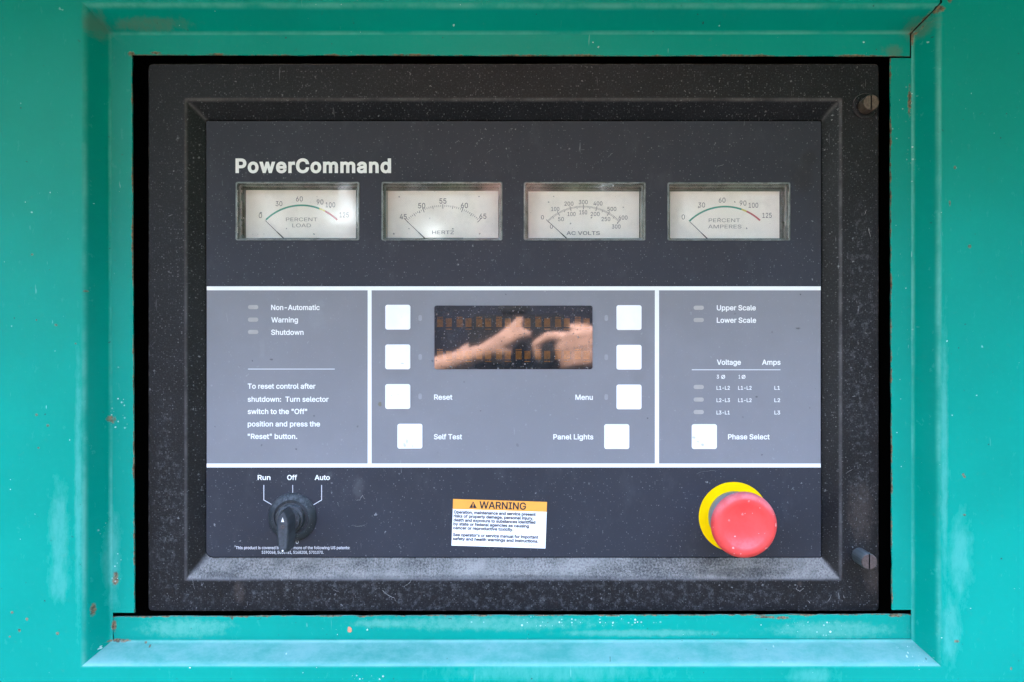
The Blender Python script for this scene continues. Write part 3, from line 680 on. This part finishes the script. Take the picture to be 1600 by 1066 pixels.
cm = (cell_mesh(0), cell_mesh(1))
for row in (503.2, 553.8):
    for i in range(8):
        for k in range(2):
            o = bpy.data.objects.new('character_cell', cm[k]); link(o, disp, W(687.4 + 30.75 * i + 13.8 * k, row + (0.2 if k == 0 else 0.0), 0.00095))

# ------------------------------------------------------------------ meters
HD = -0.0140
def circle3(a, b, c):
    ax, ay = a; bx, by = b; cx, cy = c; d = 2 * (ax * (by - cy) + bx * (cy - ay) + cx * (ay - by))
    ux = ((ax * ax + ay * ay) * (by - cy) + (bx * bx + by * by) * (cy - ay) + (cx * cx + cy * cy) * (ay - by)) / d
    uy = ((ax * ax + ay * ay) * (cx - bx) + (bx * bx + by * by) * (ax - cx) + (cx * cx + cy * cy) * (bx - ax)) / d
    return ux, uy, math.hypot(ax - ux, ay - uy)
def arc_band(name, cen, r0, r1, a0, a1, h, mat, parent, n=24):
    v, f = [], []
    for i in range(n + 1):
        a = lerp(a0, a1, i / n)
        v += [W(cen[0] + r0 * math.cos(a), cen[1] + r0 * math.sin(a), h), W(cen[0] + r1 * math.cos(a), cen[1] + r1 * math.sin(a), h)]
    for i in range(n): f.append([2 * i, 2 * i + 1, 2 * i + 3, 2 * i + 2])
    return mesh_from(name, v, [x[::-1] for x in f], mat, parent)
def ticks(cen, r, a0, a1, count, lens, parent, mat):
    v, f = [], []
    for i in range(count + 1):
        a = lerp(a0, a1, i / count); ln, wd, lo = lens(i); c, s = math.cos(a), math.sin(a)
        for (rr, ww) in ((r + lo, -wd), (r + lo, wd), (r + lo + ln, wd), (r + lo + ln, -wd)): v.append(W(cen[0] + rr * c - ww * s, cen[1] + rr * s + ww * c, HD + 0.0003))
        b = len(v); f.append([b - 4, b - 3, b - 2, b - 1])
    o = mesh_from('scale_ticks', v, f, mat, parent); o['kind'] = 'stuff'; return o
LBL = ['cream meter marked percent load', 'cream meter marked hertz', 'cream meter marked AC volts with two number rows', 'cream meter marked percent amperes']
def meter(i):
    a, b, c, d = GA[i]; e, f_, g_, k = GD[i]
    # the housing well, from the window edge back to the dial, is the part; the rest hangs under it
    st = Strip(); rows = []
    for (x0, y0, x1, y1, h, r) in ((a, b, c, d, 0.0004, 3), (a + 1, b + 1, c - 1, d - 1, 0.0009, 2.6), (a + 2.2, b + 2.2, c - 2.2, d - 1.5, 0.0009, 2.2), (a + 2.6, b + 2.6, c - 2.6, d - 1.9, 0.0002, 2)):
        p = loop_pts(x0, y0, x1, y1, r, h, 3); rows.append(p + [p[0]])
    base = rows[-1]
    def back(h, inset): # straight back from the window, then in
        cx = sum(p.x for p in base) / len(base); cz = sum(p.z for p in base) / len(base)
        return [Vector((p.x + (inset if p.x < cx else -inset), -h, p.z + (inset if p.z < cz else -inset))) for p in base]
    rows.append(back(-0.006, 0.0002)); rows.append(back(-0.0062, 0.0012)); rows.append(back(HD - 0.001, 0.0014))
    st.rows(rows, [0] * len(rows)); hs = st.build('meter', M['housing'], pan, LBL[i])
    hs.data.materials.append(M['rim'])
    nn = len(rows[0]) - 1
    for p in hs.data.polygons:
        ctr = p.center + ORG[hs.name]
        if ctr.y < -0.0001: p.material_index = 1
    dl = plate('dial', [(e, f_), (g_, f_), (g_, k), (e, k)], HD - 0.0008, HD, M['dial'], hs)
    bk = base; x0, x1 = min(p.x for p in bk) - 0.003, max(p.x for p in bk) + 0.003; z0, z1 = min(p.z for p in bk) - 0.003, max(p.z for p in bk) + 0.003
    boxmesh('back_plate', (x0, -HD + 0.0012, z0), (x1, -HD + 0.003, z1), M['housing'], hs)
    pl = plate('glass_cover', rrect(a + 2.2, b + 2.2, c - 2.2, d - 1.4, 2.4, 3), 0.0007, 0.0013, M['pane'], hs, bevel=0.0002)
    return hs
def needle(hs, p0, p1, line_end):
    q0, q1 = W(*p0, HD + 0.0016), W(*p1, HD + 0.0016); dr = (q1 - q0).normalized(); n = Vector((-dr.z, 0, dr.x)); v = []
    for p, w in ((q0, 0.00012), (lerp(q0, q1, 0.6), 0.00016), (lerp(q0, q1, 0.75), 0.0003), (q1 + dr * 0.0006, 0.00036)):
        for dy in (0, 0.0004): v += [p + n * w + Vector((0, dy, 0)), p - n * w + Vector((0, dy, 0))]
    f = []
    for i in range(3):
        o = 4 * i; f += [[o, o + 4, o + 5, o + 1], [o + 2, o + 3, o + 7, o + 6], [o, o + 2, o + 6, o + 4], [o + 1, o + 5, o + 7, o + 3]]
    mesh_from('needle', v, f, M['needle'], hs)
    y = p1[1] + 0.2
    plate('stop_edge', [(p1[0] - 1, y - 0.7), (line_end, y - 0.7), (line_end, y + 0.5), (p1[0] - 1, y + 0.5)], HD + 0.0003, HD + 0.001, M['needle'], hs)
def dial_text(hs, items, cap, mat, bold=0.0):
    for (b, x, y, w) in items: text(b, x, y + cap / 2, cap, mat, hs, w, 'C', bold, HD + 0.0003, name='numeral')
ms = [meter(i) for i in range(4)]
for (hs, P, gy, yr, nums, cap2, nd, le) in (
    (ms[0], ((415.5, 343.6), (472, 321), (527, 344)), 499, 508, (('0', 406.9, 337, 5), ('30', 435.9, 318.4, 10.5), ('60', 467.8, 311, 10.5), ('90', 500.1, 315.8, 10.5), ('100', 516.2, 320.2, 15), ('125', 537.7, 336, 14.5)), (('PERCENT', 471.2, 343, 48.8), ('LOAD', 471.2, 352.4, 29)), ((414.4, 344.6), (443, 372.4)), 499),
    (ms[3], ((1077, 345.8), (1132.5, 323), (1187.5, 344.6)), 1158.6, 1166.5, (('0', 1067.6, 339.2, 5), ('30', 1096.4, 320.5, 10.5), ('60', 1128.3, 312.9, 10.5), ('90', 1161, 317.5, 10.5), ('100', 1177.2, 320.9, 15), ('125', 1198.5, 336.7, 14.5)), (('PERCENT', 1131.8, 344.4, 48.8), ('AMPERES', 1132.5, 354.2, 52)), ((1078, 346.6), (1105.8, 373.6)), 1164)):
    cx, cy, r = circle3(*P); an = lambda p: math.atan2(p[1] - cy, p[0] - cx); ax = lambda x: -math.acos((x - cx) / r)
    aL, aR = an(P[0]), an(P[2])
    for nm, u, w, mt in (('green_arc', aL, ax(gy), 'arc_green'), ('yellow_arc', ax(gy), ax(yr), 'arc_yellow'), ('red_arc', ax(yr), aR, 'arc_red')):
        arc_band(nm, (cx, cy), r - 1.3, r + 1.3, u, w, HD + 0.0003, M[mt], hs)
    dial_text(hs, nums, 7.6, M['dialink'], 0.004)
    dial_text(hs, cap2, 5.6, M['dialpale'], 0.0)
    needle(hs, *nd, le)
hs = ms[1]; P = ((635.5, 345.4), (692, 322.6), (748.5, 345)); cx, cy, r = circle3(*P); an = lambda p: math.atan2(p[1] - cy, p[0] - cx)
ticks((cx, cy), r, an(P[0]), an(P[2]), 40, lambda i: (7, 0.5, -3.5) if i % 10 == 0 else ((5.0, 0.42, -2.5) if i % 5 == 0 else (2.8, 0.36, -0.6)), hs, M['dialink'])
dial_text(hs, (('45', 630, 338.8, 11), ('50', 658.9, 321.6, 11), ('55', 692, 314.3, 11), ('60', 725.6, 321.2, 11), ('65', 754.5, 338.1, 11)), 8.0, M['dialink'], 0.008)
dial_text(hs, (('HERTZ', 692.3, 363.3, 34),), 5.4, M['dialink']); needle(hs, (635.2, 345.2), (663.4, 372.2), 724)
hs = ms[2]; P = ((856.2, 346), (911.3, 323.4), (967, 346.2)); cx, cy, r = circle3(*P)
ticks((cx, cy), r, an(P[0]), an(P[2]), 60, lambda i: (7.5, 0.5, -3.8) if i % 10 == 0 else ((4.6, 0.42, -2.6) if i % 5 == 0 else (2.8, 0.34, -1.0)), hs, M['dialink'])
dial_text(hs, (('0', 847.6, 339.7, 4.6), ('100', 867.6, 326.7, 12.6), ('200', 888.9, 318.4, 14), ('300', 911.3, 316, 14), ('400', 934.3, 318.1, 14), ('500', 956, 326.7, 14), ('600', 973.5, 340.2, 14), ('0', 861.7, 354.2, 4.6), ('50', 876.5, 342.5, 9), ('100', 893, 334.6, 12.6), ('150', 911.3, 331.9, 12), ('200', 929.9, 334.6, 14), ('250', 946.7, 342.5, 13.6), ('300', 962.8, 354.2, 13.6)), 6.2, M['dialink'], 0.004)
dial_text(hs, (('AC VOLTS', 911.2, 364.4, 52),), 5.6, M['dialink'], 0.006); needle(hs, (856.2, 345.6), (886, 373.2), 998)

# ------------------------------------------------------------------ selector switch
KC = W(457.4, 807.6, 0)
kb = lathe('selector_switch', [(0.0150, 0.0003), (0.0150, 0.0018), (0.0146, 0.0030), (0.0118, 0.0066), (0.0112, 0.0070), (0.0104, 0.0068), (0.0102, 0.0058), (0.0088, 0.0058), (0.0086, 0.0118), (0.0082, 0.0126), (0.0072, 0.0128), (0.0070, 0.0180), (0.0, 0.0182)], KC, M['knob'], pan, 56, label='black rotary selector switch with long pointer handle')
def knob_handle():
    # pointer handle: teardrop plan, long tail down, slightly tapering to the front
    plan = [(0, 8.6), (2.2, 6.6), (3.6, 3.8), (4.1, 0.4), (4.0, -4), (3.7, -9), (3.3, -14), (2.9, -16.6), (1.8, -17.4), (-1.8, -17.4), (-2.9, -16.6), (-3.3, -14), (-3.7, -9), (-4.0, -4), (-4.1, 0.4), (-3.6, 3.8), (-2.2, 6.6)]
    lv = [(0.0150, 1.12, 0), (0.0300, 0.98, 0), (0.0352, 0.90, 0.0), (0.0368, 0.80, 0.0), (0.0374, 0.66, 0.0)]
    v, f = [], []; n = len(plan)
    for (h, k, o) in lv:
        for (x, z) in plan:
            kz = 1.0 if k > 0.95 else (0.6 + 0.4 * k)
            v.append(KC + Vector((x * k / 1000, -h, z * kz / 1000)))
    for a in range(len(lv) - 1):
        for i in range(n):
            j = (i + 1) % n; f.append([a * n + i, (a + 1) * n + i, (a + 1) * n + j, a * n + j])
    f.append([(len(lv) - 1) * n + i for i in range(n)][::-1])
    bm = bmesh.new(); vv = [bm.verts.new(p) for p in v]
    for q in f: bm.faces.new([vv[i] for i in q])
    return from_bm('handle', bm, plain('handle_plastic', (0.038, 0.045, 0.054), 0.5, 0.4, var=0.25, scale=500), kb, True, sharp=30)
hd = knob_handle(); HH = 0.0375
def kw(x, z): return KC + Vector((x / 1000, -HH - 0.0001, z / 1000))
mesh_from('pointer_mark', [kw(-0.9, 1.7), kw(0.9, 1.7), kw(0.0, 4.6)], [(0, 1, 2)], M['white'], kb)
lathe('pointer_dot', [(0.0006, 0.0), (0.0006, 0.00015), (0, 0.0002)], KC + Vector((0.0, -HH, -0.0155)), M['white'], kb, 12)
lathe('handle_screw', [(0.0011, 0.0), (0.0011, 0.0003), (0.0006, 0.0003), (0.0005, -0.0002), (0, -0.0002)], KC + Vector((0.0, -HH, -0.0012)), M['bronze'], kb, 16)

# ------------------------------------------------------------------ emergency stop
EC = W(1146, 807.3, 0)
es = lathe('emergency_stop', [(0.01238, 0.0245), (0.01386, 0.0275), (0.01782, 0.0307), (0.01911, 0.0337), (0.01965, 0.0370), (0.01955, 0.0393), (0.01901, 0.0415), (0.01792, 0.0431), (0.01634, 0.0441), (0.01485, 0.0443), (0.01307, 0.0437), (0.01039, 0.0424), (0.00693, 0.0415), (0.00297, 0.0411), (0.00000, 0.0410)], EC, M['red'], pan, 72, label='faded red mushroom emergency stop button', sharp=60)
lathe('legend_plate', [(0.0001, 0.00035), (0.0217, 0.00035), (0.0217, 0.0012), (0.0215, 0.0014), (0.0140, 0.0014), (0, 0.0014)], EC, M['yellow'], es, 72, label='yellow round backing plate')
lathe('collar', [(0.0160, 0.0014), (0.0160, 0.0100), (0.0152, 0.0112), (0.0135, 0.0114), (0.0122, 0.0255), (0.0, 0.0257)], EC, M['collar'], es, 48)

# ------------------------------------------------------------------ retaining screws in the bezel
def screw(base, tipdir, length, r, face_mat, shank_mat, label, collar=True):
    """slotted captive screw: shank, slotted head in two halves, base ring"""
    B = Vector(base); dr = Vector(tipdir).normalized(); mt = Vector((0, -1, 0)).rotation_difference(dr).to_matrix()
    root = lathe('retaining_screw', [(r * 1.02, -0.001), (r * 1.02, length - 0.0022), (r * 0.98, length - 0.0016), (r * 0.9, length - 0.0012), (0, length - 0.0012)], B, shank_mat, pan, 32, mt, label)
    for sgn in (-1, 1):
        w = 0.00042; pts = []; a0 = math.asin(w / (r))
        for i in range(17):
            a = -math.pi / 2 + a0 + (math.pi - 2 * a0) * i / 16; pts.append((sgn * r * math.cos(a), r * math.sin(a)))
        v = []; n = len(pts)
        for (h, k) in ((length - 0.0014, 1.0), (length - 0.0003, 1.0), (length, 0.93)):
            for (x, z) in pts: v.append(B + mt @ Vector((sgn * w + (x - sgn * w) * k, -h, z * k)))
        f = []
        for a in range(2):
            for i in range(n): j = (i + 1) % n; f.append([a * n + i, a * n + j, (a + 1) * n + j, (a + 1) * n + i])
        f.append([2 * n + i for i in range(n)])
        bm = bmesh.new(); vv = [bm.verts.new(p) for p in v]
        for q in f: bm.faces.new([vv[i] for i in q])
        from_bm('head_half', bm, face_mat, root, True, sharp=30)
    lathe('slot_shade', [(r * 0.93, length - 0.00118), (0, length - 0.00115)], B, M['black'], root, 24, mt)  # black disc put in as the shade at the bottom of the slot
    if collar:
        lathe('base_ring', [(r * 1.75, 0.0), (r * 1.7, 0.0007), (r * 1.45, 0.0011), (r * 1.15, 0.0008), (r * 1.1, -0.0005)], B, M['bezel'], root, 32)
    return root
screw(W(1342.3, 868, HB), (0, -1, 0), 0.0245, 0.00465, M['bronze'], M['zinc'], 'grey retaining screw beside the stop button standing straight out', False)
b_ = W(1352.5, 166.5, HB); t_ = W(1361.5, 160.0, HB + 0.0155)
screw(b_, (t_ - b_), (t_ - b_).length, 0.0047, M['brass'], M['brass'], 'brown slotted retaining screw leaning in the upper corner')

def scratches(name, lines, h, mat, parent):
    V, F = [], []; rnd = random.Random(5)
    for pts, w in lines:
        q = []
        for a, b in zip(pts[:-1], pts[1:]):
            for k in range(5): q.append((lerp(a[0], b[0], k / 5) + rnd.uniform(-0.5, 0.5), lerp(a[1], b[1], k / 5) + rnd.uniform(-0.5, 0.5)))
        q.append(pts[-1]); b0 = len(V)
        for i, (x, y) in enumerate(q):
            x2, y2 = q[min(i + 1, len(q) - 1)]; x1, y1 = q[max(i - 1, 0)]; d = math.hypot(x2 - x1, y2 - y1) or 1; ww = 0.62 * w * rnd.uniform(0.25, 1.0) * (0.4 if i in (0, len(q) - 1) else 1)
            V += [W(x - (y2 - y1) / d * ww / 2, y + (x2 - x1) / d * ww / 2, h), W(x + (y2 - y1) / d * ww / 2, y - (x2 - x1) / d * ww / 2, h)]
        F += [[b0 + 2 * i, b0 + 2 * i + 1, b0 + 2 * i + 3, b0 + 2 * i + 2] for i in range(len(q) - 1)]
    o = mesh_from(name, V, F, mat, parent); o['kind'] = 'stuff'; return o
pale = plain('pale_fibre', (0.24, 0.24, 0.235), 0.8, 0.2, var=0.3, scale=400)
scratches('fibres', [([(597, 922), (607, 931), (615, 934), (620, 941)], 1.3), ([(630, 917), (639, 912), (643, 906)], 1.0), ([(1246, 915), (1244, 921), (1250, 924), (1256, 919)], 1.6), ([(1262, 938), (1266, 943)], 1.4), ([(1294, 940), (1299, 930)], 1.2), ([(300, 905), (304, 921)], 0.8),
                     ([(1310, 926), (1311, 936)], 1.8), ([(1318, 930), (1319, 935)], 1.6), ([(1322, 740), (1333, 733)], 1.0), ([(1351, 336), (1354, 328)], 1.6), ([(262, 338), (270, 335)], 1.0), ([(1357, 356), (1360, 370)], 2.0), ([(520, 921), (531, 926)], 0.8)], HB + 0.00015, pale, pan)
scratches('scratches', [([(570, 780), (566, 774), (562, 782), (554, 781)], 0.9), ([(548, 821), (560, 823), (572, 820)], 0.8), ([(1116, 722), (1150, 712), (1186, 699)], 0.6), ([(858, 614), (871, 619)], 0.7), ([(742, 471), (746, 461)], 0.9), ([(441, 514), (444, 506)], 1.0), ([(1120, 261), (1131, 257)], 0.7), ([(683, 706), (687, 711), (684, 713)], 0.9),
                        ([(1077, 481), (1075.5, 484.5), (1078, 486), (1081, 484.5), (1081.5, 482)], 1.1), ([(527, 785), (530, 792)], 0.8), ([(760, 240), (771, 232)], 0.6), ([(950, 246), (958, 238)], 0.7), ([(1088, 741), (1096, 737), (1120, 735)], 0.6)], 0.0007, pale, pan)
# ------------------------------------------------------------------ warning sticker
TLp, TRp, BLp = Vector((708, 779.8)), Vector((854.8, 784.4)), Vector((705.4, 852.6))
ux = (TRp - TLp) / 146.9; uy = (BLp - TLp) / 73.0
def SF(h): return lambda u, v: W(*(TLp + ux * u + uy * v), h)
stk = thing('warning_sticker', W(780, 855, E1), 'small white and orange warning sticker stuck slightly askew below the display', 'sticker')
def squad(name, u0, v0, u1, v1, h, mat, parent=stk, n=12):
    fr = SF(h); v = []; f = []
    for i in range(n + 1):
        a = lerp(u0, u1, i / n); v += [fr(a, v0), fr(a, v1)]
    for i in range(n): f.append([2 * i, 2 * i + 1, 2 * i + 3, 2 * i + 2])
    return mesh_from(name, v, f, mat, parent)
squad('backing', 0, 0, 146.9, 73, E1, M['paper']); squad('header_band', 0, 0, 146.9, 15.7, E2, M['orange'])
text('WARNING', 41.3, 13.2, 10.6, M['stext'], stk, 73, bold=0.016, frame=SF(E3))
fr = SF(E3); mesh_from('hazard_triangle', [fr(25.6, 13.2), fr(31.5, 2.9), fr(37.4, 13.2)], [(0, 2, 1)], M['stext'], stk)
text('!', 31.5, 12.2, 6.4, M['orange'], stk, 1.8, 'C', 0.01, frame=SF(E3 + 0.00008), name='hazard_mark')
for b, v, w in (('Operation, maintenance and service present', 22.5, 128.0), ('risks of property damage, personal injury,', 28.7, 124.8), ('death and exposure to substances identified', 34.9, 128), ('by state or federal agencies as causing', 41.1, 118.2), ('cancer or reproductive toxicity.', 47.2, 94), ("See operator's or service manual for important", 58.0, 133.5), ('safety and health warnings and instructions.', 64.3, 133.8)):
    text(b, 1.8, v, 4.5, M['stext'], stk, w, bold=0.026, frame=SF(E3))
text('98 6014 02', 121.5, 70.6, 2.9, M['dialink'], stk, 20.6, bold=0.0, frame=SF(E3))

# ------------------------------------------------------------------ the person behind the camera, seen in the display
def capsule_chain(bm, pts):
    """overlapping tapered limbs; pts = [(x, y, z, r)]"""
    for a, b in zip(pts[:-1], pts[1:]):
        A, B = Vector(a[:3]), Vector(b[:3]); d = B - A
        for k in range(2):
            p = (a, b)[k]; bmesh.ops.create_icosphere(bm, subdivisions=2, radius=p[3], matrix=Matrix.Translation(Vector(p[:3])))
        if d.length > 1e-5:
            mt = Matrix.Translation((A + B) / 2) @ d.to_track_quat('Z', 'Y').to_matrix().to_4x4()
            bmesh.ops.create_cone(bm, cap_ends=True, segments=14, radius1=a[3], radius2=b[3], depth=d.length, matrix=mt)
def person():
    root = thing('person', (0, -1.2, 0), 'photographer in dark clothes holding a black camera, mirrored in the display window', 'person')
    bm = bmesh.new(); Y = -D; c = lambda x, dy, z, r: (x, Y + dy, ZC + z, r)
    # trunk, neck, head: the camera is held in front of the chest
    capsule_chain(bm, [(0.0, -1.28, 0.98, 0.155), (0.0, -1.27, 1.16, 0.14), (0.0, -1.25, 1.36, 0.150), (0.0, -1.24, 1.47, 0.10), (0, -1.21, 1.54, 0.058), (0, -1.18, 1.62, 0.055)])
    capsule_chain(bm, [(0, -1.16, 1.72, 0.088), (0, -1.14, 1.66, 0.07), (0, -1.11, 1.62, 0.045)])
    capsule_chain(bm, [(0, -1.07, 1.69, 0.012), (0, -1.055, 1.665, 0.016)])
    for s in (-1, 1):
        capsule_chain(bm, [(s * 0.088, -1.15, 1.69, 0.016), (s * 0.09, -1.15, 1.67, 0.014)])
        capsule_chain(bm, [(s * 0.08, -1.28, 0.95, 0.095), (s * 0.10, -1.27, 0.52, 0.060), (s * 0.10, -1.29, 0.10, 0.042), (s * 0.10, -1.27, 0.055, 0.045), (s * 0.11, -1.12, 0.036, 0.034)])
        capsule_chain(bm, [(s * 0.04, -1.25, 1.44, 0.09), (s * 0.175, -1.24, 1.43, 0.062)])
        capsule_chain(bm, [(s * 0.175, -1.24, 1.43, 0.058), (s * 0.27, -1.18, 1.20, 0.044)])
        capsule_chain(bm, [(s * 0.27, -1.18, 1.20, 0.042), c(s * 0.20, -0.10, -0.115, 0.034)])
    # left hand: wrist rises from below, palm under the lens, fingers up its side
    capsule_chain(bm, [c(-0.20, -0.10, -0.115, 0.034), c(-0.128, -0.055, -0.052, 0.0185), c(-0.098, -0.045, -0.034, 0.0140), c(-0.060, -0.034, -0.022, 0.0120), c(-0.030, -0.028, -0.012, 0.0108)])
    capsule_chain(bm, [c(-0.098, -0.055, -0.036, 0.0140), c(-0.060, -0.056, -0.024, 0.0125), c(-0.030, -0.052, -0.014, 0.0105)])
    capsule_chain(bm, [c(-0.070, -0.046, -0.024, 0.0125), c(-0.034, -0.042, -0.014, 0.0110)])
    capsule_chain(bm, [c(-0.030, -0.028, -0.010, 0.0105), c(-0.010, -0.020, 0.004, 0.0092), c(0.003, -0.018, 0.017, 0.0078), c(0.010, -0.018, 0.026, 0.0060)])
    capsule_chain(bm, [c(-0.030, -0.028, -0.012, 0.0100), c(-0.007, -0.017, -0.001, 0.0085), c(0.010, -0.016, 0.008, 0.0072), c(0.020, -0.018, 0.009, 0.0060)])
    capsule_chain(bm, [c(-0.032, -0.034, -0.016, 0.0095), c(-0.014, -0.020, -0.013, 0.0078), c(-0.004, -0.020, -0.015, 0.0064)])
    capsule_chain(bm, [c(-0.034, -0.050, -0.018, 0.0090), c(-0.018, -0.044, -0.022, 0.0074), c(-0.006, -0.042, -0.024, 0.0060)])
    capsule_chain(bm, [c(-0.060, -0.060, -0.016, 0.0110), c(-0.034, -0.070, 0.000, 0.0090), c(-0.018, -0.078, 0.010, 0.0080)])    # thumb
    # right hand: fist round the grip, forefinger on the body
    capsule_chain(bm, [c(0.20, -0.10, -0.115, 0.034), c(0.150, -0.060, -0.045, 0.024), c(0.126, -0.048, -0.018, 0.022), c(0.106, -0.036, -0.006, 0.020)])
    for k, (z, r, x) in enumerate(((0.006, 0.0092, 0.064), (-0.006, 0.0096, 0.060), (-0.018, 0.0090, 0.064), (-0.028, 0.0080, 0.066))):
        capsule_chain(bm, [c(0.112, -0.034, z, r * 1.2), c(0.098, -0.014, z + 0.003, r), c(0.078, -0.010, z, r * 0.95), c(x, -0.018, z - 0.004, r * 0.8)])
    capsule_chain(bm, [c(0.076, -0.020, 0.004, 0.0080), c(0.046, -0.014, 0.006, 0.0068), c(0.030, -0.016, -0.004, 0.0060), c(0.032, -0.018, -0.020, 0.0058)])
    capsule_chain(bm, [c(0.112, -0.068, 0.006, 0.012), c(0.090, -0.078, 0.014, 0.0095), c(0.070, -0.078, 0.014, 0.0085)])
    me = bpy.data.meshes.new('body'); bm.to_mesh(me); bm.free()
    o = bpy.data.objects.new('body_source', me); COL.objects.link(o)
    r = o.modifiers.new('r', 'REMESH'); r.mode = 'VOXEL'; r.voxel_size = 0.0036
    s = o.modifiers.new('s', 'SMOOTH'); s.iterations = 4; s.factor = 0.5
    dg = bpy.context.evaluated_depsgraph_get(); m2 = bpy.data.meshes.new_from_object(o.evaluated_get(dg)); bpy.data.objects.remove(o); m2.name = 'body'
    m2.materials.clear()
    for k in ('skin', 'cloth', 'leather'): m2.materials.append(M[k])
    for p in m2.polygons:
        q = p.center; bare = q.y > -1.19 and abs(q.x) > 0.15 and q.z < 1.42 or q.y > -1.05 and q.z > 1.2
        p.material_index = 2 if q.z < 0.085 else (0 if (q.z > 1.54 or bare) else 1)
        p.use_smooth = True
    b = bpy.data.objects.new('body', m2); link(b, root, (0, 0, 0))
    hb = bmesh.new(); bmesh.ops.create_icosphere(hb, subdivisions=4, radius=0.1, matrix=Matrix.Translation((0, -1.175, 1.735)))
    for v in list(hb.verts):
        if v.co.z < 1.70 + max(0, v.co.y + 1.18) * 1.2: hb.verts.remove(v)
        else: v.co += v.normal * random.uniform(-0.003, 0.004)
    from_bm('hair', hb, M['hair'], root, True)
person()
ph = thing('photo_camera', (0, -D - 0.05, ZC - 0.04), 'black camera held in both hands, mirrored in the display window', 'camera')
boxmesh('camera_body', (-0.056, -D - 0.075, ZC - 0.036), (0.074, -D - 0.042, ZC + 0.034), M['camblack'], ph, bevel=0.006)
boxmesh('viewfinder_hump', (-0.018, -D - 0.074, ZC + 0.033), (0.024, -D - 0.046, ZC + 0.052), M['camblack'], ph, bevel=0.005)
lathe('lens_barrel', [(0.024, 0.0), (0.024, 0.010), (0.0225, 0.013), (0.019, 0.013), (0.018, 0.009), (0, 0.0085)], (0, -D - 0.044, ZC), M['camblack'], ph, 40)
